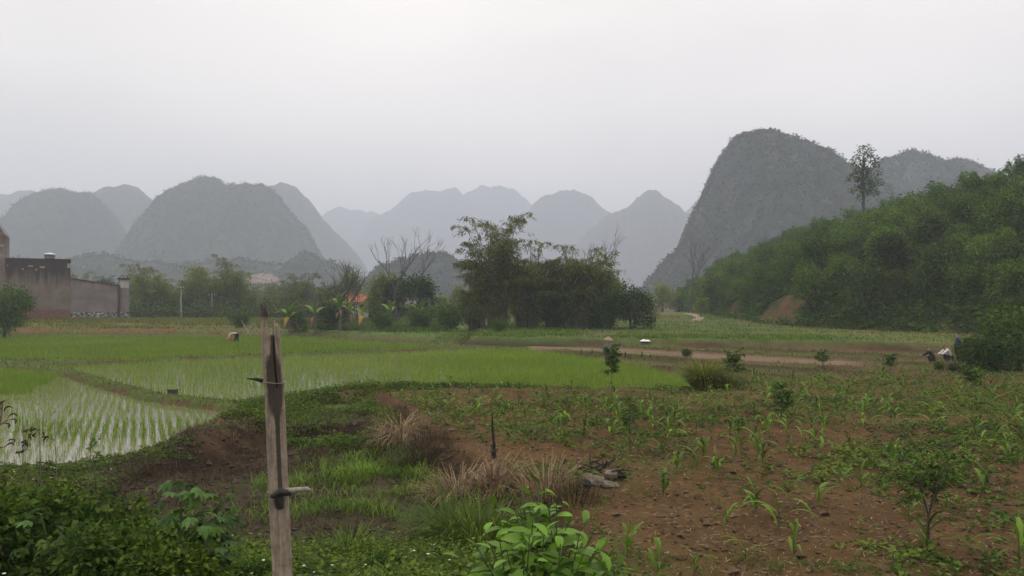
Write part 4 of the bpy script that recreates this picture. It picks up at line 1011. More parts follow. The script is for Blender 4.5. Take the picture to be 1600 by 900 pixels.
def rice_field(name, lab, X, Y, nb, h, w, simple):
    mb = MB(); n = len(X); g = fbm(X * .25, Y * .25, 61)
    for q in range(nb):
        b = np.stack([X + rr.normal(0, .025, n), Y + rr.normal(0, .025, n), np.full(n, -.02)], 1)
        blades(mb, b, rr.uniform(0, 6.28, n), rr.uniform(.03, .42, n), h * rr.uniform(.65, 1.15, n) * (1 + .2 * g), w, rr.uniform(.1, .3, n), simple=simple)
    tag(obj(name, mb.mesh(name, M['rice'])), lab, "rice", None, "stuff")
rice_field("rice_crop", "rows of young rice in the flooded near paddy", X[rest], Y[rest], 6, .26, .011, True)
X, Y = paddy_points(P1, .15, .05, .1, .42, rr); inn = sd(NURS, X, Y) > 0
rice_field("rice_nursery", "dense green rice nursery bed in the corner of the near paddy", X[inn], Y[inn], 7, .30, .018, True)
X, Y = paddy_points(P2, .235, .065, .1, .36, rr)
rice_field("rice_crop", "rice standing in the middle paddy behind the bund", X, Y, 4, .29, .017, True)
# older thicker stand at the right of the middle paddy
k = rr.random(len(X)) < .9 * ss(X + 2.5 * fbm(X * .2, Y * .2, 63), -7, 0)
rice_field("rice_crop", "taller thicker rice at the right end of the middle paddy", X[k] + .1, Y[k] + .1, 6, .42, .022, True)
X, Y = paddy_points(P3, .30, .08, .1, .3, rr); k = fbm(X * .10, Y * .35, 64) + .35 * rr.standard_normal(len(X)) > -.55; X, Y = X[k], Y[k]
rice_field("rice_crop", "bright green rice of the far paddy", X, Y, 7, .38, .032, True)

# ------------------------------------------------------------------ grass, weeds, field litter
def scatter(rng, n, x0, x1, y0, y1):
    """points spread so that nearer ground gets more"""
    y = np.exp(rng.uniform(math.log(y0), math.log(y1), n)); u = rng.uniform(x0, x1, n)      # u = picture column
    return (u - 800) / F * y, y
gr = np.random.default_rng(21)
def corn_s(x, y): return sd(CORN, x, y)
def paddy_s(x, y): return np.maximum(np.maximum(sd(P1, x, y), sd(P2, x, y)), sd(P3, x, y))

# bund and terrace grass
X, Y = scatter(gr, 170000, -80, 1680, 20, 125)
ps = paddy_s(X, Y); cs = corn_s(X, Y); tans = sd(TAN, X, Y); fs = sd(FOOT, X, Y)
g1 = fbm(X * .4, Y * .4, 71)
k = (ps < -.12) & (cs < -.2) & (tans < -.3) & (fs < .5) & (sd(PIT, X, Y) < -1) & ((g1 + .4 * gr.standard_normal(len(X)) > -.05) | (ps > -.5) & (gr.random(len(X)) < .45))
k &= ~((Y > 98) & (X < -30) & (gr.random(len(X)) < .5))
tsr = sd(TERR_R, X, Y); k &= ~((tsr > -2.6) & (tsr < -.1) & (gr.random(len(X)) < .85))
X, Y = X[k], Y[k]; n = len(X); mb = MB()
blades(mb, np.stack([X, Y, land(X, Y) - .02], 1), gr.uniform(0, 6.28, n), gr.uniform(.1, .7, n), (.09 + .0016 * Y) * gr.uniform(.5, 1.5, n), .010 + .0010 * Y, .4, simple=True)
tag(obj("bank_grass", mb.mesh("bank_grass", M['grass'])), "short grass on the bunds, banks and far terraces", "grass", None, "stuff")
# rank grass along the terrace front below the grove
X, Y = scatter(gr, 60000, 560, 1300, 58, 100); ts = sd(TERR_R, X, Y); tl_ = sd(TERR_L, X, Y)
k = ((ts > .1) & (ts < 9) | (tl_ > -2.5) & (tl_ < 2)) & (paddy_s(X, Y) < -.2) & (fbm(X * .3, Y * .3, 72) > -.1); X, Y = X[k], Y[k]; n = len(X); mb = MB()
blades(mb, np.stack([X, Y, land(X, Y) - .02], 1), gr.uniform(0, 6.28, n), gr.uniform(.1, .9, n), gr.uniform(.10, .34, n), .07, .4, simple=True)
tag(obj("terrace_grass", mb.mesh("terrace_grass", M['bright_grass'])), "rank green grass along the terrace edge below the bamboo grove", "grass", None, "stuff")
# young crop rows on the left far terrace
X, Y = scatter(gr, 26000, -60, 440, 91, 116); k = (sd(TERR_L, X, Y) > .5) & (fbm(X * .12, Y * .5, 74) + ss(Y, 98, 110) * .6 > .25); X, Y = X[k], Y[k]; n = len(X); mb = MB()
blades(mb, np.stack([X, Y, land(X, Y) - .02], 1), gr.uniform(0, 6.28, n), gr.uniform(.1, .8, n), gr.uniform(.25, .6, n), .10, .5, simple=True)
tag(obj("terrace_crop", mb.mesh("terrace_crop", M['olive_grass'])), "sparse young crop on the brown terrace before the cement house", "crop", None, "stuff")
# tall crop on the bank terrace behind the bananas
X, Y = scatter(gr, 26000, 440, 700, 80, 108); k = (sd(TERR_L, X, Y) > 1.5); X, Y = X[k], Y[k]; n = len(X); mb = MB()
blades(mb, np.stack([X, Y, land(X, Y) - .02], 1), gr.uniform(0, 6.28, n), gr.uniform(.1, .6, n), gr.uniform(.3, .7, n), .10, .5, simple=True)
tag(obj("garden_crop", mb.mesh("garden_crop", M['field_weed'])), "pale green low crop on the terrace behind the bananas", "crop", None, "stuff")

# foreground bank weeds: leafy plants
def weed_plants(mb, X, Y, hgt, L, W, rng, nl=10, m=0, simple=True):
    n = len(X); Z = land(X, Y)
    for q in range(nl):
        a = rng.uniform(0, 6.28, n); r = hgt * rng.uniform(.05, .6, n); zz = hgt * rng.uniform(.1, 1.0, n)
        b = np.stack([X + r * np.cos(a), Y + r * np.sin(a), Z + zz], 1)
        leaves(mb, b, unit(np.stack([np.cos(a), np.sin(a), rng.uniform(-.3, .7, n)], 1) + .4 * rdir(rng, n)), unit(np.array([0, 0, 1.0]) + .6 * rdir(rng, n)), L * rng.uniform(.6, 1.4, n), W * rng.uniform(.6, 1.4, n), m=m, simple=simple)
X, Y = scatter(gr, 17000, -120, 1000, 5.0, 19)
g2 = fbm(X * .5, Y * .5, 81)
inpit = sd(PIT, X, Y); k = (corn_s(X, Y) < -.6) & (inpit < -.3 + .5 * g2) & (sd(P1, X, Y) < -.05) & (g2 + .35 * fbm(X * 2.2, Y * 2.2, 82) > -.28) & ~((X > -5) & (X < -2.2) & (Y > 9.6) & (Y < 12) & (g2 < .15))
X, Y = X[k], Y[k]; h = np.interp(Y, [5, 8, 11, 14, 17], [.34, .28, .16, .08, .05]) * gr.uniform(.35, 1.5, len(X)) * (1 + .7 * fbm(X * 1.6, Y * 1.6, 84)); mb = MB(); weed_plants(mb, X, Y, h, .058, .03, gr, 15)
tag(obj("bank_weeds", mb.mesh("bank_weeds", M['weed_leaf'])), "leafy weeds covering the near bank", "weeds", None, "stuff")
X, Y = scatter(gr, 9000, -60, 900, 5.5, 16); k = (corn_s(X, Y) < -.5) & (sd(PIT, X, Y) < .1) & (sd(P1, X, Y) < -.1) & (fbm(X * 1.1, Y * 1.1, 87) > .05); X, Y = X[k], Y[k]; n = len(X); mb = MB()
blades(mb, np.stack([X, Y, land(X, Y) - .02], 1), gr.uniform(0, 6.28, n), gr.uniform(.05, .7, n), gr.uniform(.15, .5, n) * np.interp(Y, [5, 9, 16], [1.1, .9, .45]), .010, .5)
tag(obj("weedy_grass", mb.mesh("weedy_grass", M['olive_grass'])), "coarse olive grass mixed into the near bank weeds", "grass", None, "stuff")
# weeds on the ridge between pit and paddy
n = 3400; t = gr.random(n) * 5; i0 = np.minimum(t.astype(int), 4); Rr = np.array(RIDGE); f_ = (t - i0)[:, None]; q = Rr[i0] * (1 - f_) + Rr[i0 + 1] * f_ + gr.normal(0, .75, (n, 2))
k = (q[:, 1] > 21.5) & (fbm(q[:, 0] * .55, q[:, 1] * .55, 83) - .25 * ss(q[:, 0], -5, -2) > -.18) & (paddy_s(q[:, 0], q[:, 1]) < -.05); q = q[k]; mb = MB()
weed_plants(mb, q[:, 0], q[:, 1], gr.uniform(.04, .24, len(q)) * (1 - .55 * ss(q[:, 0], -5, -1)), .08, .045, gr, 12)
tag(obj("ridge_weeds", mb.mesh("ridge_weeds", M['weed_leaf'])), "green weeds on the earth ridge beside the middle paddy", "weeds", None, "stuff")
X = gr.uniform(-7.4, -2.6, 14000); Y = gr.uniform(20.2, 26.5, 14000)
k = (corn_s(X, Y) < -.25) & (paddy_s(X, Y) < -.2) & (fbm(X * .9, Y * .9, 89) + .25 * gr.standard_normal(14000) > .12); X, Y = X[k], Y[k]; n = len(X); mb = MB()
blades(mb, np.stack([X, Y, land(X, Y) - .02], 1), gr.uniform(0, 6.28, n), gr.uniform(.2, 1.2, n), gr.uniform(.08, .34, n), .016, .6)
tag(obj("ridge_grass", mb.mesh("ridge_grass", M['grass'])), "tangled grass on the ditch side of the earth ridge", "grass", None, "stuff")
X = gr.uniform(-7.2, -3.0, 5000); Y = gr.uniform(20.5, 25.5, 5000); k = (corn_s(X, Y) < -.3) & (paddy_s(X, Y) < -.2) & (fbm(X * .7, Y * .7, 90) > .2); X, Y = X[k], Y[k]; mb = MB()
weed_plants(mb, X, Y, gr.uniform(.05, .22, len(X)), .07, .042, gr, 9)
tag(obj("ridge_creeper", mb.mesh("ridge_creeper", M['weed_leaf'])), "low creeping weeds down the ditch side of the earth ridge", "weeds", None, "stuff")
# bright grass in the ditch
X = gr.uniform(-5.2, -1.2, 16000); Y = gr.uniform(12.2, 20.5, 16000)
k = (fbm(X * 1.3, Y * .9, 85) * 1.1 + .25 * gr.standard_normal(16000) - .50 * np.hypot((X + 2.9 + (Y - 16) * .16) / 1.25, (Y - 16.2) / 3.4) > -.42) & (corn_s(X, Y) < -.5); X, Y = X[k], Y[k]; n = len(X); mb = MB()
blades(mb, np.stack([X, Y, land(X, Y) - .02], 1), gr.uniform(0, 6.28, n), gr.uniform(.05, .75, n), gr.uniform(.10, .30, n) * (1.25 + .7 * fbm(X * .9, Y * .9, 86)), .012, .45)
tag(obj("ditch_grass", mb.mesh("ditch_grass", M['bright_grass'])), "bright fresh grass growing in the dark ditch", "grass", None, "stuff")
# dead matted grass on the ditch floor and walls
X = gr.uniform(-8.2, 1.2, 70000); Y = gr.uniform(8.6, 24, 70000); k = (np.abs(sd(PIT, X, Y) + .3) < 1.6 + 2.0 * gr.random(len(X))) & (corn_s(X, Y) < .0) & (paddy_s(X, Y) < -.05) & (fbm(X * 1.2, Y * 1.2, 88) + .2 * gr.standard_normal(len(X)) > .02); X, Y = X[k], Y[k]; n = len(X); mb = MB()
blades(mb, np.stack([X, Y, land(X, Y) - .01], 1), gr.uniform(0, 6.28, n), gr.uniform(.3, 1.5, n), gr.uniform(.08, .34, n), .014, .3, simple=True)
tag(obj("dead_grass", mb.mesh("dead_grass", M['dead_grass'])), "dead brown matted grass on the ditch walls", "grass", None, "stuff")

def tussock(name, lab, px, py, n, L, W, mat, lean=(.05, .8), bend=(.3, .9), R=.18, seed=0, az=None, Yz=None):
    rng = np.random.default_rng(seed); p = ground_at(px, py) if Yz is None else np.array([(px - 800) / F * Yz, Yz, gz((px - 800) / F * Yz, Yz)])
    a = rng.uniform(0, 6.28, n) if az is None else rng.normal(az[0], az[1], n)
    r = R * np.sqrt(rng.random(n)); b = np.stack([r * np.cos(a), r * np.sin(a), np.full(n, -.04)], 1); mb = MB()
    X, Y = b[:, 0] + p[0], b[:, 1] + p[1]; b[:, 2] = land(X, Y) - p[2] - .04
    blades(mb, b, a, rng.uniform(*lean, n), L * rng.uniform(.5, 1.1, n), W, rng.uniform(*bend, n))
    o = obj(name, mb.mesh(name, M[mat]), None, p); tag(o, lab, "grass"); return o
tussock("grass_tussock", "big green arching grass tussock in the ditch mouth", 752, 868, 900, 1.05, .011, 'grass', (.05, .7), (.35, .9), .5, 1)
tussock("grass_tussock", "second green arching tussock left of the citrus bush", 700, 845, 500, .85, .011, 'grass', (.05, .7), (.35, .9), .42, 2)
tussock("grass_tussock", "yellow-green grass tuft at the lower ditch edge", 545, 872, 320, .55, .010, 'bright_grass', (.05, .8), (.3, .9), .4, 3)
tussock("dry_grass_tussock", "straw-coloured dry grass leaning over the ditch rim", 715, 772, 420, .85, .011, 'dry_grass', (.4, 1.1), (.3, .9), .45, 4)
tussock("dry_grass_tussock", "dry grass hanging down the bank below the field corner", 628, 690, 420, 1.1, .015, 'dry_grass', (.1, .9), (.7, 1.3), .40, 5)
tussock("dry_grass_tussock", "upright dead stalks left of the stone pile", 852, 772, 240, .7, .009, 'dry_grass', (.0, .6), (.05, .9), .42, 6)
tussock("dry_grass_tussock", "dark dead stalks beside the stone pile", 893, 780, 220, .42, .009, 'dead_grass', (.0, .6), (.05, .6), .40, 7)
tussock("dry_grass_tussock", "dry grass behind the green arching tussock", 770, 760, 300, .7, .009, 'dry_grass', (.3, 1.0), (.3, .9), .4, 8)
tussock("dry_grass_tussock", "brown dead grass clump above the bright ditch grass", 660, 715, 520, .75, .010, 'dead_grass', (.1, 1.1), (.4, 1.2), .5, 9)
tussock("dry_grass_tussock", "tan dead stalks by the white-shirted person", 1497, 578, 260, .7, .03, 'dry_grass', (.0, .5), (.1, .6), .5, 10)
tussock("grass_tussock", "yellow grass fringe beside the olive tussock", 1135, 607, 320, .65, .018, 'olive_grass', (.0, .5), (.1, .6), .6, 11)

tussock("grass_tussock", "rounded olive grass tussock at the right tip of the middle paddy", 1102, 607, 1500, 1.15, .024, 'olive_tuft', (.0, .8), (.2, .7), .40, 12)
# small white flowers among the weeds
X, Y = scatter(gr, 330, 0, 760, 5.5, 16); k = (corn_s(X, Y) < -.8) & (sd(PIT, X, Y) < -.4) & (sd(P1, X, Y) < -.3) & (fbm(X * .7, Y * .7, 95) > .0); X, Y = X[k], Y[k]; n = len(X); mb = MB()
c = np.stack([X, Y, land(X, Y) + gr.uniform(.22, .5, n)], 1)
for q in range(6):
    a = np.full(n, q * pi / 3) + gr.uniform(0, .3, n)
    leaves(mb, c, np.stack([np.cos(a), np.sin(a), np.full(n, .2)], 1), np.tile([0.2, -.5, 1.0], (n, 1)), .015, .012, simple=True)
blades(mb, c - np.array([0, 0, .25]), gr.uniform(0, 6, n), .03, .25, .004, .0, m=1, simple=True)
tag(obj("white_flowers", mb.mesh("white_flowers", [M['petal'], M['weed_leaf']])), "tiny white daisy flowers scattered among the bank weeds", "flowers", None, "stuff")

# low weeds in the maize field
X, Y = scatter(gr, 16000, 560, 1700, 7.6, 34); cs = corn_s(X, Y); px = 800 + X / Y * F
dens = fbm(X * .45, Y * .45, 97) + .55 * ss(Y, 11, 22) + .25 * ss(px, 1000, 1500) * ss(Y, 10, 15) - .20 - .22 * (1 - ss(Y, 10, 13.5))
k = (cs > .15) & (dens + .25 * gr.standard_normal(len(X)) > .32); X, Y = X[k], Y[k]; mb = MB()
weed_plants(mb, X, Y, gr.uniform(.05, .17, len(X)), .085, .05, gr, 9)
tag(obj("field_weeds", mb.mesh("field_weeds", M['field_weed'])), "low green weeds spread over the maize field soil", "weeds", None, "stuff")
X, Y = scatter(gr, 3600, 780, 1700, 7.4, 14); k = (corn_s(X, Y) > .1) & (fbm(X * .9, Y * .9, 98) > .26); X, Y = X[k], Y[k]; mb = MB()
weed_plants(mb, X, Y, gr.uniform(.02, .07, len(X)), .03, .018, gr, 8)
tag(obj("seedling_weeds", mb.mesh("seedling_weeds", M['field_weed'])), "tiny weed seedlings on the bare red soil in front", "weeds", None, "stuff")
# straw and clods
X, Y = scatter(gr, 9000, 560, 1700, 7.4, 30); k = corn_s(X, Y) > -.2; X, Y = X[k], Y[k]; n = len(X); mb = MB(); a = gr.uniform(0, 6.28, n)
leaves(mb, np.stack([X, Y, land(X, Y) + gr.uniform(.005, .03, n)], 1), np.stack([np.cos(a), np.sin(a), gr.uniform(-.1, .25, n)], 1), np.tile([0, 0, 1.0], (n, 1)) + .3 * rdir(gr, n), gr.uniform(.03, .16, n), gr.uniform(.004, .011, n), droop=0, simple=True)
tag(obj("straw_litter", mb.mesh("straw_litter", M['straw'])), "bits of dry straw lying on the field soil", "straw", None, "stuff")
def clods(X, Y, s, rng):
    n = len(X); o6 = np.array([(1, 0, 0), (-1, 0, 0), (0, 1, 0), (0, -1, 0), (0, 0, .8), (0, 0, -.8)], float)
    v = np.stack([X, Y, land(X, Y) + s * .2], 1)[:, None] + o6[None] * s[:, None, None] * rng.uniform(.6, 1.35, (n, 6, 1)) + rng.normal(0, 1, (n, 6, 3)) * s[:, None, None] * .18
    f = np.array([(0, 2, 4), (2, 1, 4), (1, 3, 4), (3, 0, 4), (2, 0, 5), (1, 2, 5), (3, 1, 5), (0, 3, 5)])
    return v.reshape(-1, 3), (np.arange(n)[:, None, None] * 6 + f[None]).reshape(-1, 3)
X, Y = scatter(gr, 11000, 520, 1700, 7.3, 26); k = corn_s(X, Y) > -.6; X, Y = X[k], Y[k]
tag(obj("soil_clods", MB().add(*clods(X, Y, gr.gamma(2.0, .008, len(X)) + .004, gr)).mesh("soil_clods", M['clod'])), "small clods of red-brown soil over the field", "soil", None, "stuff")

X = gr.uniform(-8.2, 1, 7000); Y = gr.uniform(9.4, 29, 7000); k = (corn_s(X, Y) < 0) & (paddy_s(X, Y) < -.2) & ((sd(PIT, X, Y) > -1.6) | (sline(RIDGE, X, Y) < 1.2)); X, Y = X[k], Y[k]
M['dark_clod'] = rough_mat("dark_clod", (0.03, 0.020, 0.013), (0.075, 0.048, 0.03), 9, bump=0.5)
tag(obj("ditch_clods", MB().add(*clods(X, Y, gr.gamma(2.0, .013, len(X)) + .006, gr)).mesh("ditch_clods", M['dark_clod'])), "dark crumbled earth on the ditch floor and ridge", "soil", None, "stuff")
# ------------------------------------------------------------------ maize
CLV = []
for k in range(6):
    v, f = arc_leaf([.62, .55, .7, .5, .66, .45][k], [.055, .05, .06, .045, .055, .04][k], [.5, .75, .4, .85, .6, .3][k], [2.2, 1.9, 2.0, 1.9, 2.4, 1.4][k], 9, .35, .7, .03, 20 + k)
    CLV.append(MB().add(v, f).mesh("leaf", M['corn_leaf'], True))
mb = MB(); tube(mb, [(0, 0, -.06), (.005, 0, .12), (0, .005, .3)], [.013, .011, .006], 6); CST = mb.mesh("stalk", M['green_stem'], True)
def merged_corn(seed):
    rng = np.random.default_rng(seed); mb = MB(); tube(mb, [(0, 0, -.06), (.005, 0, .12), (0, .005, .3)], [.013, .011, .006], 5)
    for k in range(6):
        v, f = arc_leaf(rng.uniform(.4, .68), rng.uniform(.045, .075), rng.uniform(.35, .95), rng.uniform(1.5, 2.5), 7, .35, .7, .03, seed + k)
        a = k * pi + rng.normal(0, .5); R3 = np.array([[cos(a), -sin(a), 0], [sin(a), cos(a), 0], [0, 0, 1]])
        mb.add(v @ R3.T + np.array([0, 0, .05 + .05 * k]), f)
    return mb.mesh("maize_plant", M['corn_leaf'], True)
MC = [merged_corn(900 + 10 * k) for k in range(6)]
cr = np.random.default_rng(31)
named = [(1216, 828, 1.05, "maize plant with one long arching leaf in the bare soil front"), (1240, 868, .75, "small drooping maize plant below the long arching one"), (1346, 762, .75, "short drooping maize plant right of the long arching one"),
         (1058, 742, .7, "small maize plant right of the stone pile"), (1090, 733, .8, "second maize plant right of the stone pile"), (1120, 738, .75, "slim upright maize plant third from the stone pile"),
         (1185, 712, 1.1, "large maize plant with tall leaves at the field centre"), (1150, 712, .8, "maize plant just left of the large one at field centre"), (884, 697, .6, "lone small maize plant near the burnt stake"),
         (980, 872, .85, "maize plant beside the citrus bush at the bottom"), (1028, 896, .7, "maize plant at the bottom edge right of the citrus bush"), (1085, 900, .6, "low maize plant at the bottom edge of the field"),
         (1165, 876, .55, "tiny maize plant alone at the bottom centre right"), (1592, 888, 1.1, "maize plant cut by the right picture edge at the bottom"), (1135, 822, .6, "thin wilting maize plant left of the long arching one"),
         (1283, 715, .75, "maize plant at the edge of the bare patch"), (1540, 765, 1.05, "bushy maize plant right of the near citrus sapling"), (1575, 720, .9, "maize plant at the right edge behind the bushy one"),
         (1180, 800, .9, "maize plant left of and touching the long arching one"), (1420, 815, .55, "small maize plant under the near citrus sapling")]
for q, (px, py, s, lab) in enumerate(named):
    p = ground_at(px, min(py, 899)); t = thing("maize_plant", lab, "maize plant", p, cr.uniform(0, 6.28), "young maize plants in the field", s)
    obj("stalk", CST, t)
    for k in range(6): obj("leaf", CLV[k], t, (0, 0, .04 + .045 * k), k * pi + cr.normal(0, .5), float(cr.uniform(.7, 1.1)))
X, Y = scatter(cr, 5000, 640, 1680, 8.5, 33); cs = corn_s(X, Y); pts = []
px = 800 + X / Y * F; py = HY + (HC - .6) / Y * F
for q in range(len(X)):
    if len(pts) >= 200: break
    if cs[q] < .3 or (py[q] > 735 and cr.random() < .93) or (px[q] < 860 and py[q] > 650) or (px[q] < 1000 and py[q] > 690): continue
    if px[q] > 1000 and py[q] > 690 and cr.random() < .5: continue
    if pts and np.min(np.hypot(np.array(pts)[:, 0] - X[q], np.array(pts)[:, 1] - Y[q])) < .42: continue
    pts.append((X[q], Y[q]))
for (x, y) in pts:
    o = obj("maize_plant", MC[int(cr.integers(0, 6))], None, (x, y, gz(x, y)), cr.uniform(0, 6.28), float(cr.uniform(.5, 1.1)))
    tag(o, "young maize plant in the weedy middle and far part of the field", "maize plant", "young maize plants in the weedy part of the field")

# ------------------------------------------------------------------ citrus saplings
def sapling_parts(seed, H, crown, n, L=.085, W=.04, low=.35, lean=0, lm='citrus_leaf', stems=1):
    rng = np.random.default_rng(seed); mbt = MB(); mbl = MB()
    tops = []
    if stems == 1:
        pts = np.array([(0, 0, -.08), (lean * .3, 0, H * .3), (lean * .7, .01, H * .6), (lean, 0, H * .93)]); tube(mbt, pts, [.014, .012, .009, .004], 6)
        st = [pts[1] * (1 - f) + pts[3] * f for f in np.linspace(.1, .95, 12)]
    else:
        st = []; pts = np.array([(0, 0, -.08), (0, 0, H * .32)]); tube(mbt, pts, [.016, .013], 6)
        for k in range(stems):
            e = np.array([crown * .8 * cos(k * 6.28 / stems + .5), crown * .5 * sin(k * 6.28 / stems + .5), H * rng.uniform(.85, 1)])
            tube(mbt, [pts[1], pts[1] * .5 + e * .5 - np.array([e[0] * .15, 0, 0]), e], [.010, .007, .003], 5)
            st += [pts[1] * (1 - f) + e * f for f in np.linspace(.3, .95, 5)]
    tw = []
    for s_ in st:
        for q in range(3):
            d = rdir(rng, 1, -.35, .55)[0]; tip = s_ + d * crown * rng.uniform(.5, 1.0) * (1.15 - .5 * (s_[2] / H)); tip[2] = max(tip[2], H * low); tube(mbt, [s_, (s_ + tip) / 2 + .02, tip], [.005, .004, .002], 4, cap=False); tw.append((s_, tip))
    per = max(1, n // len(tw))
    for a, b in tw:
        f = rng.uniform(.25, 1.05, per)[:, None]; p = a * (1 - f) + b * f + rng.normal(0, .015, (per, 3))
        d = unit(unit(b - a)[None] * .6 + rdir(rng, per, -.3, .8))
        leaves(mbl, p, d, unit(np.array([0, 0, 1.0]) + .5 * rdir(rng, per)), L * rng.uniform(.7, 1.3, per), W * rng.uniform(.7, 1.2, per), fold=.18, droop=.25)
    return mbl.mesh("foliage", M[lm]), mbt.mesh("trunk", M['bark'], True)
SAP = [(956, 611, 75, .32, 620, "dark upright citrus sapling before the paddy and the hatted person", 1, 41), (1146, 603, 55, .46, 700, "spreading citrus sapling beside the olive tussock", 1, 42),
       (984, 712, 100, .16, 160, "thin tall citrus sapling with few leaves in bare soil", 1, 43), (1221, 664, 66, .32, 620, "round-headed citrus sapling on a bare stem at field centre right", 1, 44),
       (1286, 576, 28, .40, 420, "low citrus sapling at the far edge of the field", 1, 45), (1451, 862, 172, .34, 520, "near citrus sapling with forked thin stems at lower right", 4, 46),
       (1517, 605, 32, .34, 420, "low citrus sapling in front of the dark right-hand bush", 1, 47), (1392, 582, 30, .36, 360, "pale citrus sapling among weeds left of the crouching people", 1, 48)]
for (px, py, hp, cw, n, lab, st, seed) in SAP:
    p = ground_at(px, py); H_ = hp * p[1] / F; cr_ = sapling_parts(seed, H_, cw * 1.35, int(n * 1.5), L=.09 if p[1] < 20 else .12, W=.042 if p[1] < 20 else .06, low=.3 if hp > 60 else .12, stems=st)
    place_tree("citrus_sapling", lab, "sapling", p, cr_[0], cr_[1], 0, 1.0, "citrus saplings in the field", ("foliage", "trunk"))
# tiny white blossom of young leaves on the upright sapling
# ------------------------------------------------------------------ foreground citrus bush, every leaf a part
v, f = arc_leaf(.105, .046, .9, .7, 7, .22, .75, 0, 3)
def citrus_leaf(seed, L, W, bend, mat):
    t = np.linspace(0, 1, 8); th = bend * t; ds = L / 7
    x = np.concatenate([[0], np.cumsum(np.cos(th[:-1]) * ds)]); z = -np.concatenate([[0], np.cumsum(np.sin(th[:-1]) * ds)])
    w = W * np.sin(pi * np.clip(t, .0, 1) ** .85) ** .8; w = np.where(t < .1, .008, w); w[-1] = .001
    vv, ff = ribbon(np.stack([x, 0 * x, z], 1), w, .28); return MB().add(vv, ff).mesh("leaf", M[mat], True)
CL = [citrus_leaf(k, [.10, .085, .115, .07, .095, .08][k], [.042, .036, .046, .032, .040, .036][k], [.5, .2, .8, .3, 1.0, .1][k], 'citrus_young' if k % 2 == 0 else 'citrus_leaf') for k in range(6)]
rb = np.random.default_rng(64)
bp_ = np.array([(842 - 800) / F * 3.2, 3.2, 0]); bp_[2] = gz(bp_[0], bp_[1])
cb = thing("citrus_bush", "bright green glossy citrus bush at the bottom of the picture", "bush", bp_)
mb = MB(); tips = []
def toloc(px, py, Y): return PX(px, py, Y) - bp_
root = np.array([0, 0, -.1]); tube(mb, [root, (0, 0, .15), (-.01, 0, .4)], [.018, .015, .012], 7)
for (px, py, Y) in ((822, 792, 3.35), (845, 800, 3.2), (865, 805, 3.1), (835, 830, 3.05), (800, 845, 3.2), (770, 860, 3.1), (880, 850, 3.15), (905, 845, 3.2), (930, 865, 3.1), (760, 885, 3.0), (830, 870, 2.95), (870, 885, 2.95),
                    (920, 890, 3.05), (800, 893, 2.9), (845, 845, 3.35), (960, 880, 3.2), (815, 815, 3.3), (885, 825, 3.3), (735, 905, 3.1), (950, 915, 3.0), (860, 915, 2.9), (785, 815, 3.4), (828, 800, 3.25), (855, 825, 3.2), (812, 835, 3.1), (790, 870, 3.0), (850, 860, 3.05), (895, 870, 3.0), (900, 900, 3.0), (820, 890, 2.95), (770, 895, 3.1), (940, 890, 3.15), (865, 840, 3.3), (838, 885, 3.1), (880, 905, 3.1), (808, 858, 3.3), (915, 860, 3.3), (752, 870, 3.2), (842, 782, 3.3)):
    e = toloc(842 + (px - 842) * 1.2, py - 34, Y); s = np.array([-.01, 0, .4]); s = s * .6 + np.array([e[0] * .3, e[1] * .3, min(.4, e[2] * .6)]) * .4
    mid = (s + e) / 2 + np.array([rb.normal(0, .03) - e[0] * .10, rb.normal(0, .04), .02]); tube(mb, [s, mid, e], [.0048, .0035, .002], 5, cap=False); tips.append((mid, e))
obj("stems", mb.mesh("stems", M['green_stem'], True), cb)
from mathutils import Euler
for a, e in tips:
    nl = int(rb.integers(11, 15))
    for k in range(nl):
        f_ = -.35 + 1.35 * (k + .5) / nl; p = a * (1 - f_) + e * f_
        o = obj("leaf", CL[int(rb.choice([0, 2, 4]) if f_ > .35 and rb.random() < .8 else rb.choice([1, 3, 5]))], cb, p, 0, float(rb.uniform(.75, 1.15)) * (1 if k < nl - 2 else .8))
        el = rb.uniform(-.35, .55) if k < nl - 1 else .8
        o.rotation_euler = (rb.normal(0, .35), -el, k * 2.4 + rb.uniform(-.5, .5))

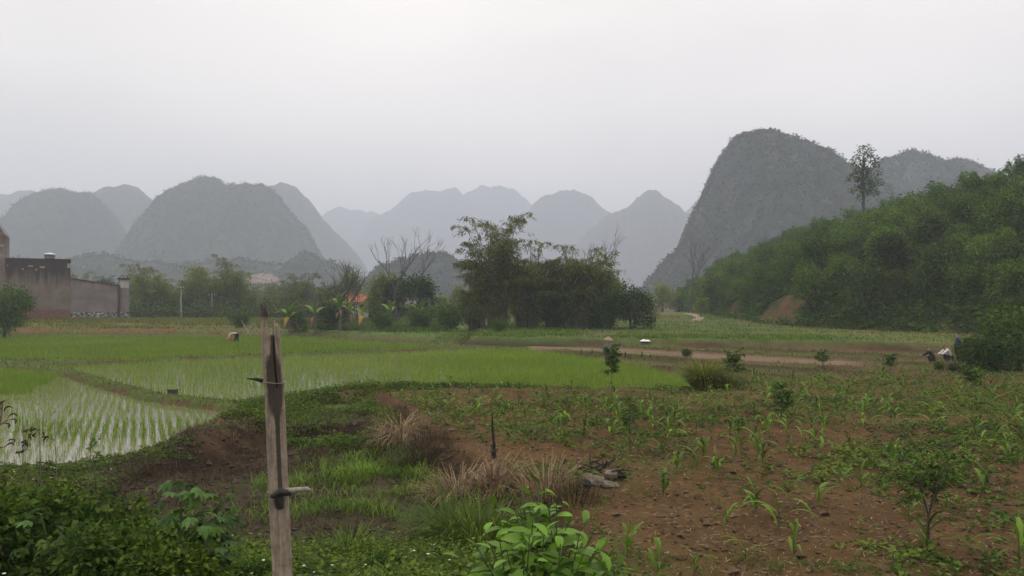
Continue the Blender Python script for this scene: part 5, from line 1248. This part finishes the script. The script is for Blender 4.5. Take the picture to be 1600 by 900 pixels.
# cassava-like plant with hand-shaped leaves
def palmate(seed, n=6, L=.16, W=.045, mat='cassava_leaf'):
    mb = MB()
    for k in range(n):
        a = (k - (n - 1) / 2) * .62; LL = L * (1 - .35 * abs(k - (n - 1) / 2) / (n / 2))
        t = np.linspace(0, 1, 6); r = t * LL; z = -.35 * LL * t ** 2
        w = W * np.sin(pi * np.clip(t * .95 + .03, 0, 1)) ** .8; w[-1] = .001
        vv, ff = ribbon(np.stack([r * cos(a), r * sin(a), z], 1), w, .2); mb.add(vv, ff)
    return mb.mesh("palmate_leaf", M[mat], True)
PL = [palmate(1, 6, .10, .034), palmate(2, 5, .09, .036), palmate(3, 5, .085, .028, 'shrub_leaf'), palmate(4, 4, .075, .028, 'shrub_leaf'), palmate(5, 3, .08, .03, 'cassava_dark'), palmate(6, 5, .09, .026, 'cassava_dark')]
def cassava(px, top, Y, lab, nst, nlv, seed, wide):
    rng = np.random.default_rng(seed); X = (px - 800) / F * Y; z0 = gz(X, Y); h = HC - (top - HY) / F * Y - z0
    t = thing("broadleaf_weed", lab, "plant", (X, Y, z0)); mb = MB(); sp = []
    for k in range(nst):
        a = rng.uniform(0, 6.28); hh = h * (rng.uniform(.55, .9) if k else .97); e = np.array([wide * cos(a) * (.7 if k else .25), wide * .6 * sin(a), hh]); m_ = e * .5 + np.array([0, 0, .1])
        tube(mb, [(0, 0, -.1), m_, e], [.012, .009, .005], 6); sp.append((m_, e))
    obj("stems", mb.mesh("stems", M['green_stem'], True), t)
    for q in range(nlv):
        m_, e = sp[q % nst]; f_ = rng.uniform(.0, 1.0); s = m_ * (1 - f_) + e * f_; a = rng.uniform(0, 6.28)
        p = s + np.array([cos(a), sin(a), rng.uniform(.1, .6)]) * rng.uniform(.06, .16)
        o = obj("leaf", PL[int(rng.integers(0, 2) if f_ > .72 and q % nst == 0 else rng.integers(2, 6))], t, p, 0, float(rng.uniform(.7, 1.1))); o.rotation_euler = (rng.normal(0, .3), rng.uniform(-.1, .7), a)
cassava(292, 738, 5.6, "tall weed with pale hand-shaped leaves left of the bamboo post", 9, 240, 5, .36)
cassava(95, 790, 6.0, "hand-leaved weed among the bottom left bushes", 6, 90, 7, .34)
cassava(340, 800, 5.3, "lower hand-leaved weed between the tall one and the post", 5, 90, 6, .3)

# foreground bushes on the left
FB = [shrub_variant(720 + k, .62, 1.15, ['shrub_leaf', 'bush_leaf', 'weed_leaf'][k], 5200, .072, .042) for k in range(3)]
for (px, Y, k, s, lab) in ((40, 6.2, 1, .95, "dark weedy bush in the bottom left corner"), (120, 6.6, 1, .92, "dark weedy bush right of the corner bush"), (195, 6.2, 1, .78, "dark leafy bush in front of the hand-leaved weed"),
                           (-30, 7.5, 2, .95, "bush running out of the left picture edge"), (75, 8.2, 2, .80, "bush behind the dark corner bushes"), (250, 5.0, 2, .62, "low bush at the bottom edge under the hand-leaved weed"),
                           (160, 5.2, 0, .72, "leafy weed bush at the bottom left edge"), (395, 6.6, 0, .42, "small flowering weed bush left of the post foot"), (500, 7.6, 2, .36, "small weed bush right of the post foot"), (600, 7.8, 0, .38, "low weed bush at the bottom between post and citrus")):
    shrub("weed_bush", lab, "bush", px, Y, FB[k], s, px * .3)
# reddish stems rising before the paddy at left
def stalk_weed(px, py, Y, lab, seed, lm='dead_leaf', hpx=80):
    rng = np.random.default_rng(seed); b = PX(px, py, Y); z0 = gz(b[0], b[1]); top = PX(px + rng.uniform(-10, 25), py - hpx, Y) ; t = thing("stalk_weed", lab, "weed", (b[0], b[1], z0)); mb = MB(); mbl = MB()
    e = top - np.array([b[0], b[1], z0]); tube(mb, [(0, 0, -.05), e * .5 + np.array([.02, 0, 0]), e], [.007, .005, .002], 5)
    for q in range(7):
        f_ = rng.uniform(.4, .95); s = e * f_; d = rdir(rng, 1, .1, .8)[0]; s2 = s + d * rng.uniform(.08, .2); tube(mb, [s, s2], [.003, .0015], 4, cap=False)
        n = 9; ff = rng.uniform(.2, 1, n)[:, None]; leaves(mbl, s * (1 - ff) + s2 * ff, rdir(rng, n), rdir(rng, n, 0, 1), rng.uniform(.03, .06, n), rng.uniform(.012, .025, n))
    obj("stem", mb.mesh("stem", M['twig'], True), t); obj("foliage", mbl.mesh("foliage", M[lm]), t)
stalk_weed(28, 730, 7.2, "brown seeding weed stalk at the left before the paddy", 1); stalk_weed(62, 735, 7.0, "second brown weed stalk from the left before the paddy", 2)
stalk_weed(92, 730, 7.4, "third brown weed stalk, nearest the feathery green one", 3, 'dead_leaf', 60); stalk_weed(120, 735, 7.0, "feathery green weed stalk leaning before the paddy", 4, 'cassava_leaf', 62)
# dead twig with curled leaves reaching in at the left edge
tw = thing("dead_twig", "dead twig with curled brown leaves at the left picture edge", "twig", PX(-40, 760, 3.6) * np.array([1, 1, 0]) + np.array([0, 0, gz(PX(-40, 760, 3.6)[0], 3.6)]))
o0 = np.array(tw.location); mb = MB(); rt_ = np.random.default_rng(8)
tube(mb, [(0, 0, -.1), PX(-32, 760, 3.6) - o0, PX(-8, 690, 3.6) - o0, PX(2, 650, 3.6) - o0, PX(4, 628, 3.6) - o0], [.009, .007, .005, .004, .002], 6)
tube(mb, [PX(-12, 700, 3.6) - o0, PX(10, 698, 3.6) - o0], [.004, .002], 5); tube(mb, [PX(-2, 665, 3.6) - o0, PX(14, 655, 3.6) - o0], [.004, .002], 5)
obj("stem", mb.mesh("stem", M['twig'], True), tw)
for (px, py, a) in ((6, 645, .5), (12, 653, .1), (4, 662, -.6), (10, 690, -.2), (8, 699, .1), (-2, 742, -.8), (2, 640, 1.2), (14, 656, -.5), (1, 748, -1.2)):
    mb = MB(); v, f = ribbon(np.stack([np.linspace(0, .042, 6), .006 * np.sin(np.linspace(0, 4, 6)), .012 * np.sin(np.linspace(0, 3, 6))], 1), .015 * np.sin(np.linspace(.1, pi - .05, 6)), .8); mb.add(v, f)
    o = obj("leaf", mb.mesh("leaf", M['dead_leaf'], True), tw, PX(px, py, 3.6) - o0); o.rotation_euler = (.6 * a, -a, a * .6)

# ------------------------------------------------------------------ bamboo post
YP = 3.5
def pc(py): return PX(np.interp(py, [475, 560, 600, 765, 900], [421, 424.5, 428, 435, 441.5]), py, YP)
pz0 = gz(pc(900)[0], YP); base = pc(900) + (pc(900) - pc(765)) / 135 * 260; base = np.array([base[0], YP, pz0])
post = thing("bamboo_post", "weathered split bamboo post with broken top in the foreground", "post", base)
rows_py = np.concatenate([np.linspace(475, 900, 86), np.linspace(900, 475 + (HC - pz0 + .25) * F / YP, 16)[1:]])
nth = 40; th = np.arange(nth) * 2 * pi / nth           # th = 0 to the right, -pi/2 towards the camera
thd = (np.degrees(th) + 360) % 360
top = np.where((thd > 165) & (thd < 262), 475, 516.0)                      # tall left shard
top = np.where((thd > 300) & (thd < 335), 500, top); top = np.where((thd >= 335) | (thd < 20), 512, top)
top = np.where((thd >= 20) & (thd <= 165), 524, top)
top = top + 4 * np.sin(th * 7) + np.where((thd > 165) & (thd < 262), (thd - 165) * .05, 0)
vo = []; vi = []; st = []
for py in rows_py:
    c = pc(py) if py <= 900 else pc(900) + (pc(900) - pc(765)) / 135 * (py - 900); c = c - base
    R0 = .0405 + .0028 * math.exp(-((py - 600) / 5) ** 2) + .0030 * math.exp(-((py - 765) / 5) ** 2) - .0012 * math.exp(-((py - 612) / 6) ** 2)
    R0 *= np.interp(py, [475, 540, 600, 900], [.86, .98, 1.0, 1.03])
    wob = 1 + .02 * np.sin(th * 3 + py * .01) + .012 * np.sin(th * 5 - py * .02)
    vo.append(np.stack([c[0] + R0 * wob * np.cos(th), R0 * wob * np.sin(th), np.full(nth, c[2])], 1)); ri = R0 - .009
    vi.append(np.stack([c[0] + ri * np.cos(th), ri * np.sin(th), np.full(nth, c[2])], 1))
    s_ = np.exp(-((py - 600) / 48) ** 4) * ((thd > 235) | (thd < 35)) * np.clip(1.2 - np.abs(thd - 292) / 60, 0, 1) * 1.2 + np.where((thd > 286) & (thd < 312), .75 * (py < 765) * (py > 520), 0) \
        + 1.0 * np.exp(-((py - 780) / 14) ** 4) * np.exp(-((thd - 285) / 32) ** 2) + .8 * np.exp(-((py - 485) / 16) ** 2)  # stain plus a front strip painted as the split groove's shade
    st.append(np.clip(s_, 0, 1))
vo = np.array(vo); vi = np.array(vi); st = np.array(st); nr_ = len(rows_py)
faces = []; N = nr_ * nth
slot = lambda py, k: (thd[k] > 296 and thd[k] < 304 and 512 < py < 604)
alive = np.array([[rows_py[r] >= top[k] - .1 and not slot(rows_py[r], k) for k in range(nth)] for r in range(nr_ - 1)])
idx = lambda r, k, inner: (N if inner else 0) + r * nth + k % nth
for r in range(nr_ - 1):
    for k in range(nth):
        if not alive[r, k]: continue
        faces.append((idx(r, k, 0), idx(r + 1, k, 0), idx(r + 1, k + 1, 0), idx(r, k + 1, 0)))
        faces.append((idx(r, k, 1), idx(r, k + 1, 1), idx(r + 1, k + 1, 1), idx(r + 1, k, 1)))
        if r == 0 or not alive[r - 1, k]: faces.append((idx(r, k, 0), idx(r, k + 1, 0), idx(r, k + 1, 1), idx(r, k, 1)))
        if r < nr_ - 2 and not alive[r + 1, k]: faces.append((idx(r + 1, k, 0), idx(r + 1, k, 1), idx(r + 1, k + 1, 1), idx(r + 1, k + 1, 0)))
        if not alive[r, (k - 1) % nth]: faces.append((idx(r, k, 0), idx(r, k, 1), idx(r + 1, k, 1), idx(r + 1, k, 0)))
        if not alive[r, (k + 1) % nth]: faces.append((idx(r, k + 1, 0), idx(r + 1, k + 1, 0), idx(r + 1, k + 1, 1), idx(r, k + 1, 1)))
m, n, l, p = new_mat("weathered_bamboo"); M['post'] = m
tc = n.new("ShaderNodeTexCoord"); mp = n.new("ShaderNodeMapping"); mp.inputs["Scale"].default_value = (40, 40, 3)
n1 = n.new("ShaderNodeTexNoise"); n1.inputs["Scale"].default_value = 2.0; n1.inputs["Detail"].default_value = 7; n1.inputs["Roughness"].default_value = .65
l.new(tc.outputs["Object"], mp.inputs["Vector"]); l.new(mp.outputs["Vector"], n1.inputs["Vector"])
r1 = ramp(n, (0.185, 0.142, 0.10), (0.42, 0.345, 0.26), .3, .72); l.new(n1.outputs["Fac"], r1.inputs["Fac"])
n2 = noise(n, l, 22, 5); r2 = ramp(n, (.62, .60, .58), (1.05, 1.05, 1.05), .35, .6); l.new(n2.outputs["Fac"], r2.inputs["Fac"])
mm = n.new("ShaderNodeMix"); mm.data_type = 'RGBA'; mm.blend_type = 'MULTIPLY'; mm.inputs["Factor"].default_value = 1.0
l.new(r1.outputs["Color"], mm.inputs["A"]); l.new(r2.outputs["Color"], mm.inputs["B"])
at = n.new("ShaderNodeAttribute"); at.attribute_name = "stain_and_shade"
n5 = noise(n, l, 60, 4); ad = n.new("ShaderNodeMath"); ad.operation = 'MULTIPLY_ADD'; ad.inputs[1].default_value = .5; ad.inputs[2].default_value = -.25; l.new(n5.outputs["Fac"], ad.inputs[0])
sm = n.new("ShaderNodeMath"); sm.operation = 'ADD'; l.new(at.outputs["Fac"], sm.inputs[0]); l.new(ad.outputs[0], sm.inputs[1])
mr = n.new("ShaderNodeMapRange"); mr.inputs["From Min"].default_value = .25; mr.inputs["From Max"].default_value = .6; mr.inputs["To Max"].default_value = .93; l.new(sm.outputs[0], mr.inputs["Value"])
mx = n.new("ShaderNodeMix"); mx.data_type = 'RGBA'; mx.inputs["B"].default_value = (0.034, 0.025, 0.018, 1)
l.new(mr.outputs["Result"], mx.inputs["Factor"]); l.new(mm.outputs["Result"], mx.inputs["A"]); l.new(mx.outputs["Result"], p.inputs["Base Color"])
p.inputs["Roughness"].default_value = .75; bp = n.new("ShaderNodeBump"); bp.inputs["Strength"].default_value = .35; bp.inputs["Distance"].default_value = .003
l.new(n1.outputs["Fac"], bp.inputs["Height"]); l.new(bp.outputs["Normal"], p.inputs["Normal"])
mb = MB().add(np.concatenate([vo.reshape(-1, 3), vi.reshape(-1, 3)]), np.array(faces))
obj("culm", mb.mesh("culm", M['post'], True, {"stain_and_shade": np.concatenate([st.ravel(), np.maximum(st.ravel(), .5)])}), post)  # inner wall darkened in colour for the shade inside the hollow culm
for py, nm in ((597, "wire_loop"), (768, "wire_loop")):
    c = pc(py) - base; a = np.linspace(0, 2 * pi, 25); mb = MB()
    tube(mb, np.stack([c[0] + .0455 * np.cos(a), .0455 * np.sin(a), c[2] + .003 * np.sin(a * 2)], 1), .0022, 5, cap=False); obj(nm, mb.mesh(nm, M['wire'], True), post)
def pl(px, py, dy=0): q = PX(px, py, YP) - base; q[1] = dy; return q
mb = MB(); tube(mb, [pl(412, 595, -.01), pl(404, 592, -.02), pl(396, 591.5, -.02), pl(388, 591, -.02)], [.009, .008, .004, .0025], 7); obj("thorn_peg", mb.mesh("thorn_peg", M['burnt'], True), post)
mb = MB(); tube(mb, [pl(440, 766, -.02), pl(456, 763, -.035), pl(472, 762, -.035), pl(482, 761, -.035), pl(489, 763, -.035)], [.010, .0105, .0105, .010, .005], 9); obj("side_peg", mb.mesh("side_peg", M['peg'], True), post)
mb = MB(); rq = np.random.default_rng(2)
tube(mb, [pl(428, 772, -.040), pl(436, 770, -.048), pl(444, 764, -.050), pl(452, 766, -.045), pl(458, 770, -.03)], [.008, .014, .018, .014, .006], 8)
tube(mb, [pl(437, 768, -.046), pl(441, 778, -.046), pl(446, 790, -.044)], [.014, .016, .008], 8); obj("rubber_tie", mb.mesh("rubber_tie", M['rubber'], True), post)

# ------------------------------------------------------------------ small things
p = ground_at(771, 716); mb = MB(); h = 72 * p[1] / F
tube(mb, [(0, 0, -.1), (.01, 0, h * .25), (-.01, .01, h * .55), (-.02, 0, h * .8), (-.015, 0, h)], [.06, .03, .022, .019, .007], 7)
for (a, zz) in ((.3, .12), (2.2, .2), (4.0, .1), (5.2, .25)): tube(mb, [(0, 0, zz * h), (.09 * cos(a), .09 * sin(a), zz * h + .07)], [.03, .008], 5)
tag(obj("burnt_stake", mb.mesh("burnt_stake", M['burnt'], True), None, p), "charred upright stake at the edge of the bare field", "stake")
for k, (px, py, s, lab) in enumerate(((919, 745, .10, "tan stone at the left end of the stone pile"), (933, 752, .13, "largest brown stone in front of the stone pile"), (955, 741, .11, "pale yellowish stone on top of the pile"), (948, 756, .09, "flat grey stone at the front of the pile"),
                                      (962, 757, .07, "small pinkish stone at the right foot of the pile"), (915, 756, .09, "dark stone at the left foot of the pile"), (970, 742, .08, "dark stone at the right end of the pile"))):
    p = ground_at(px, py + 6); rng = np.random.default_rng(k + 50); nn_, mm_ = 8, 6; v = []
    for a in np.linspace(0, pi, mm_):
        for b_ in np.arange(nn_) * 2 * pi / nn_: v.append(np.array([sin(a) * cos(b_) * 1.25, sin(a) * sin(b_), cos(a) * .72]) * s * (1 + .13 * rng.standard_normal()))
    i = np.arange(mm_ - 1)[:, None] * nn_; j = np.arange(nn_)[None]; ff = np.stack([i + j, i + nn_ + j, i + nn_ + (j + 1) % nn_, i + (j + 1) % nn_], -1).reshape(-1, 4)
    tag(obj("field_stone", MB().add(np.array(v), ff).mesh("field_stone", M['stone'] if k not in (5, 6) else M['burnt']), None, p + np.array([0, 0, s * .5]), k), lab, "stone", "stones in the pile")
rng = np.random.default_rng(66); p = ground_at(938, 748); mb = MB()
for k in range(26):
    a = rng.uniform(0, 6.28); s = np.array([rng.normal(0, .28), rng.normal(0, .12), .1 + rng.random() * .12]); d = np.array([cos(a), .4 * sin(a), rng.uniform(-.1, .7)]) * rng.uniform(.12, .34)
    tube(mb, [s, s + d * .5 + .01, s + d], [.014, .011, .005], 5)
tag(obj("charred_brush", mb.mesh("charred_brush", M['burnt'], True), None, p), "heap of charred sticks on the stone pile", "sticks")
p = PX(268, 622, 30.2); p = np.array([p[0], 30.2 + .1, gz(p[0], 30.3)]); mb = MB(); box(mb, -.14, .14, -.14, .14, -.2, .27); box(mb, -.155, .155, -.155, .155, .27, .30)
tag(obj("marker_block", mb.mesh("marker_block", M['dark_concrete']), None, (p[0], p[1], 0)), "short dark concrete block standing on the paddy bund", "marker")
for k, (px, py, hp, lab) in enumerate(((908, 553, 8, "leftmost short stake on the tan dry field"), (925, 553, 8, "second short stake beside the hatted person"), (977, 557, 8, "third short stake, right of the hatted person"), (1003, 558, 8, "fourth short stake along the dry field"), (1016, 559, 5, "rightmost low stump along the dry field"))):
    p = ground_at(px, py); h = hp * p[1] / F; mb = MB(); tube(mb, [(0, 0, -.1), (.01, 0, h * .6), (.0, 0, h)], [.04, .035, .02], 6)
    tag(obj("field_stake", mb.mesh("field_stake", M['burnt'], True), None, p), lab, "stake", "stakes on the dry field")
p = ground_at(1008, 534); mb = MB(); rng = np.random.default_rng(4); n0 = 14; a, b_ = np.meshgrid(np.linspace(-.62, .62, n0), np.linspace(-.5, .5, 10)); z = .08 + .16 * np.exp(-((a + .2) / .22) ** 2 - (b_ / .3) ** 2) + .10 * np.exp(-((a - .25) / .25) ** 2 - (b_ / .3) ** 2) + .05 * fbm(a * 5, b_ * 5, 9)
z = np.where((np.abs(a) > .55) | (np.abs(b_) > .45), .0, z); i = np.arange(9)[:, None] * n0; j = np.arange(n0 - 1)[None]
tag(obj("plastic_sheet", mb.add(np.stack([a, b_, z + .05], -1), np.stack([i + j, i + j + 1, i + n0 + j + 1, i + n0 + j], -1).reshape(-1, 4)).mesh("plastic_sheet", M['sheet'], True), None, p, 0, .6), "crumpled white plastic sheet lying on the green terrace", "sheet")
for k, (px, py, L_, a, lab) in enumerate(((1398, 872, .38, 1.25, "pale dry stick lying below the near citrus sapling"), (1245, 790, .22, .9, "short dry stick above the long arching maize"), (1060, 640, .5, .3, "dry stick in the weeds at field centre"))):
    p = ground_at(px, py); mb = MB(); tube(mb, [(0, 0, .012), (L_ * .5 * cos(a), L_ * .5 * sin(a), .03), (L_ * cos(a), L_ * sin(a), .04)], [.008, .007, .004], 6)
    tag(obj("dry_stick", mb.mesh("dry_stick", M['peg'], True), None, p), lab, "stick")
# poles on the banana bank
for (px, py, hp, lean, lab) in ((730, 510, 40, -.5, "thin leaning pole at the left foot of the grove"), (392, 520, 22, -.75, "leaning prop stick beside the small round tree"), (384, 520, 20, .6, "crossed prop stick beside the small round tree")):
    Y = 86.0; X = (px - 800) / F * Y; z0 = gz(X, Y); h = hp * Y / F; mb = MB(); tube(mb, [(0, 0, -.15), (lean * h * .5, 0, h * .5), (lean * h * .9, 0, h)], [.06, .05, .03], 6)
    tag(obj("leaning_pole", mb.mesh("leaning_pole", M['peg'], True), None, (X, Y, z0)), lab, "pole")

# ------------------------------------------------------------------ people
def skin_obj(name, verts, rads, edges, mat, parent, sub=1):
    me = bpy.data.meshes.new(name); me.from_pydata([tuple(map(float, v)) for v in verts], edges, []); me.materials.append(mat)
    o = obj(name, me, parent); md = o.modifiers.new("Skin", 'SKIN'); md.use_smooth_shade = True
    for i, r in enumerate(rads):
        sv = me.skin_vertices[0].data[i]; sv.radius = (r, r) if np.isscalar(r) else r; sv.use_root = (i == 0)
    s = o.modifiers.new("Subdivision", 'SUBSURF'); s.levels = sub; s.render_levels = sub
    return o

def person(lab, loc, rz, J, shirt, trousers, hat=None, hair=True, scale=1.0):
    t = thing("person", lab, "person", loc, rz, None, scale)
    V = []; R = []; E = []
    def add(p, r, par=None):
        V.append(np.array(p, float)); R.append(r)
        if par is not None: E.append((par, len(V) - 1))
        return len(V) - 1
    pel = add(J['pelvis'], .125); wa = add(lerp(np.array(J['pelvis']), np.array(J['chest']), .5), .115, pel); ch = add(J['chest'], .135, wa)
    nk = add(J['neck'], .055, ch); hd = np.array(J['head']); up = unit(hd - np.array(J['neck'])); jw = add(hd - up * .02, .078, nk); tp = add(hd + up * .09, .085, jw)
    fwd = np.array(J['face']); add(hd + fwd * .105 - up * .005, .012, jw)
    wr = {}
    for s in (-1, 1):
        sh = add(J['sh'](s), .062, ch); el = add(J['el'](s), .045, sh); w_ = add(J['wr'](s), .030, el)
        d = unit(np.array(J['wr'](s)) - np.array(J['el'](s))); pm = add(np.array(J['wr'](s)) + d * .07, .034, w_); side = unit(np.cross(d, [0, .3, 1.0]))
        for q, (o_, l_) in enumerate(((-.03, .075), (-.010, .085), (.010, .08), (.028, .065))): add(V[pm] + side * o_ + d * l_, .009, pm)
        add(V[w_] + d * .05 - side * .055, .010, pm); wr[s] = V[pm]
        hp = add(J['hip'](s), .088, pel); kn = add(J['kn'](s), .062, hp); an = add(J['an'](s), .040, kn); add(np.array(J['an'](s)) + np.array([.14, 0, -.045]), .034, an)
    skin_obj("body", V, R, E, M['skin'], t)
    # clothes
    P_ = [np.array(J['pelvis']) * .6 + np.array(J['chest']) * .4 - (np.array(J['chest']) - np.array(J['pelvis'])) * .45, lerp(np.array(J['pelvis']), np.array(J['chest']), .5), np.array(J['chest'])]
    VV = P_ + [lerp(np.array(J['chest']), np.array(J['neck']), .6)]; RR = [.150, .142, .158, .085]; EE = [(0, 1), (1, 2), (2, 3)]
    for s in (-1, 1):
        b = len(VV); a_, e_, w_ = np.array(J['sh'](s)), np.array(J['el'](s)), np.array(J['wr'](s))
        VV += [a_, e_, lerp(e_, w_, .75)]; RR += [.082, .064, .05]; EE += [(2, b), (b, b + 1), (b + 1, b + 2)]
    skin_obj("shirt", VV, RR, EE, M[shirt], t)
    VV = [np.array(J['pelvis'])]; RR = [.145]; EE = []
    for s in (-1, 1):
        b = len(VV); VV += [np.array(J['hip'](s)), np.array(J['kn'](s)), np.array(J['an'](s)) + np.array([0, 0, .06])]; RR += [.108, .082, .068]; EE += [(0, b), (b, b + 1), (b + 1, b + 2)]
    skin_obj("trousers", VV, RR, EE, M[trousers], t)
    if hair: skin_obj("hair", [hd - fwd * .035 - up * .01, hd - fwd * .02 + up * .10], [.088, .097], [(0, 1)], M['hair'], t)
    for s in (-1, 1):
        e = hd + fwd * .078 + unit(np.cross(fwd, up)) * .034 * s + up * .03; mb = MB(); tube(mb, [e - fwd * .008, e, e + fwd * .008], [.006, .010, .004], 6); obj("eye", mb.mesh("eye", M['hair'], True), t)
    if hat:
        mb = MB(); c = hd + up * .10; u = unit(np.cross(up, [0, 1.0, 0])); w = np.cross(up, u); a = np.arange(20) * 2 * pi / 20; ring = lambda r, h_: c + up * h_ + r * (np.cos(a)[:, None] * u + np.sin(a)[:, None] * w)
        v = np.concatenate([ring(.235, -.01), ring(.225, .0), ring(.12, .085), ring(.012, .16)]); i = np.arange(3)[:, None] * 20; j = np.arange(20)[None]
        mb.add(v, np.stack([i + j, i + (j + 1) % 20, i + 20 + (j + 1) % 20, i + 20 + j], -1).reshape(-1, 4)); obj("conical_hat", mb.mesh("conical_hat", M[hat], True), t)
    return t, wr
bend = dict(pelvis=(0, 0, .80), chest=(.42, 0, .86), neck=(.56, 0, .76), head=(.66, 0, .66), face=np.array([.6, 0, -.8]), sh=lambda s: (.46, .17 * s, .82), el=lambda s: (.56, .20 * s, .56), wr=lambda s: (.66, .14 * s, .36),
            hip=lambda s: (0, .09 * s, .74), kn=lambda s: (.06 * s + .03, .11 * s, .40), an=lambda s: (.10 * s - .02, .12 * s, .02))
stand = dict(pelvis=(0, 0, .90), chest=(.02, 0, 1.24), neck=(.02, 0, 1.40), head=(.04, 0, 1.53), face=np.array([1.0, 0, 0]), sh=lambda s: (.0, .18 * s, 1.34), el=lambda s: (.03, .24 * s, 1.06), wr=lambda s: (.16, .20 * s, .88),
             hip=lambda s: (0, .09 * s, .84), kn=lambda s: (.03, .10 * s, .46), an=lambda s: (0, .11 * s, .06))
crouch = dict(pelvis=(-.10, 0, .34), chest=(.06, 0, .72), neck=(.17, 0, .84), head=(.26, 0, .92), face=np.array([.9, 0, -.43]), sh=lambda s: (.14, .17 * s, .75), el=lambda s: (.36, .19 * s, .56), wr=lambda s: (.56, .14 * s, .52),
              hip=lambda s: (-.06, .10 * s, .30), kn=lambda s: (.20, .17 * s, .50), an=lambda s: (.05, .14 * s, .06))
def ppos(px, Y, z=None):
    X = (px - 800) / F * Y; return (X, Y, gz(X, Y) if z is None else z)
_, w_ = person("person bending low over the rice in pale shirt and dark trousers", ppos(370, 72, -.10), pi, bend, 'c_pale', 'c_dark', None, True, 1.12)
bs = thing("red_basin", "red plastic basin held by the bending rice worker", "basin", (ppos(359.5, 72)[0], 72, .16)); mb = MB()
tube(mb, [(0, 0, 0), (0, 0, .04), (0, 0, .22)], [.20, .25, .31], 20, cap=False); tube(mb, [(0, 0, .0), (0, 0, .012)], [.20, .2], 20); obj("bowl", mb.mesh("bowl", M['red_plastic'], True), bs)
a = np.linspace(0, 2 * pi, 25); mb = MB(); tube(mb, np.stack([.31 * np.cos(a), .31 * np.sin(a), np.full(25, .22)], 1), .015, 6, cap=False); obj("rim", mb.mesh("rim", M['red_plastic'], True), bs)
person("person in grey shirt and conical hat behind the upright citrus sapling", ppos(950, 44, -.1), -1.2, stand, 'c_grey', 'c_brown', 'hat_palm', True, 1.0)
person("person in white shirt crouching among the plants at right", ppos(1482, 42.5), pi, crouch, 'c_white', 'c_dark', None, True, .92)
person("person in dark clothes crouching left of the white-shirted one", ppos(1456, 44.5), 0.8 * pi, crouch, 'c_green', 'c_dark', None, True, .88)
person("standing person in blue jacket beside the dark bush at right", ppos(1497, 45), 2.4, stand, 'c_blue', 'c_brown', None, True, 1.02)

# ------------------------------------------------------------------ haze
mb = MB(); box(mb, -3900, 3900, -3900, 3900, -4, 460)
m = bpy.data.materials.new("haze"); m.use_nodes = True; nt = m.node_tree; nt.nodes.clear()
out = nt.nodes.new("ShaderNodeOutputMaterial"); pv = nt.nodes.new("ShaderNodeVolumePrincipled")
pv.inputs["Color"].default_value = (0.80, 0.865, 0.995, 1); pv.inputs["Density"].default_value = HAZE_DENSITY; pv.inputs["Anisotropy"].default_value = 0.0
nt.links.new(pv.outputs["Volume"], out.inputs["Volume"])
tag(obj("haze", mb.mesh("haze", m)), "pale grey haze filling the whole valley", None, None, "stuff")
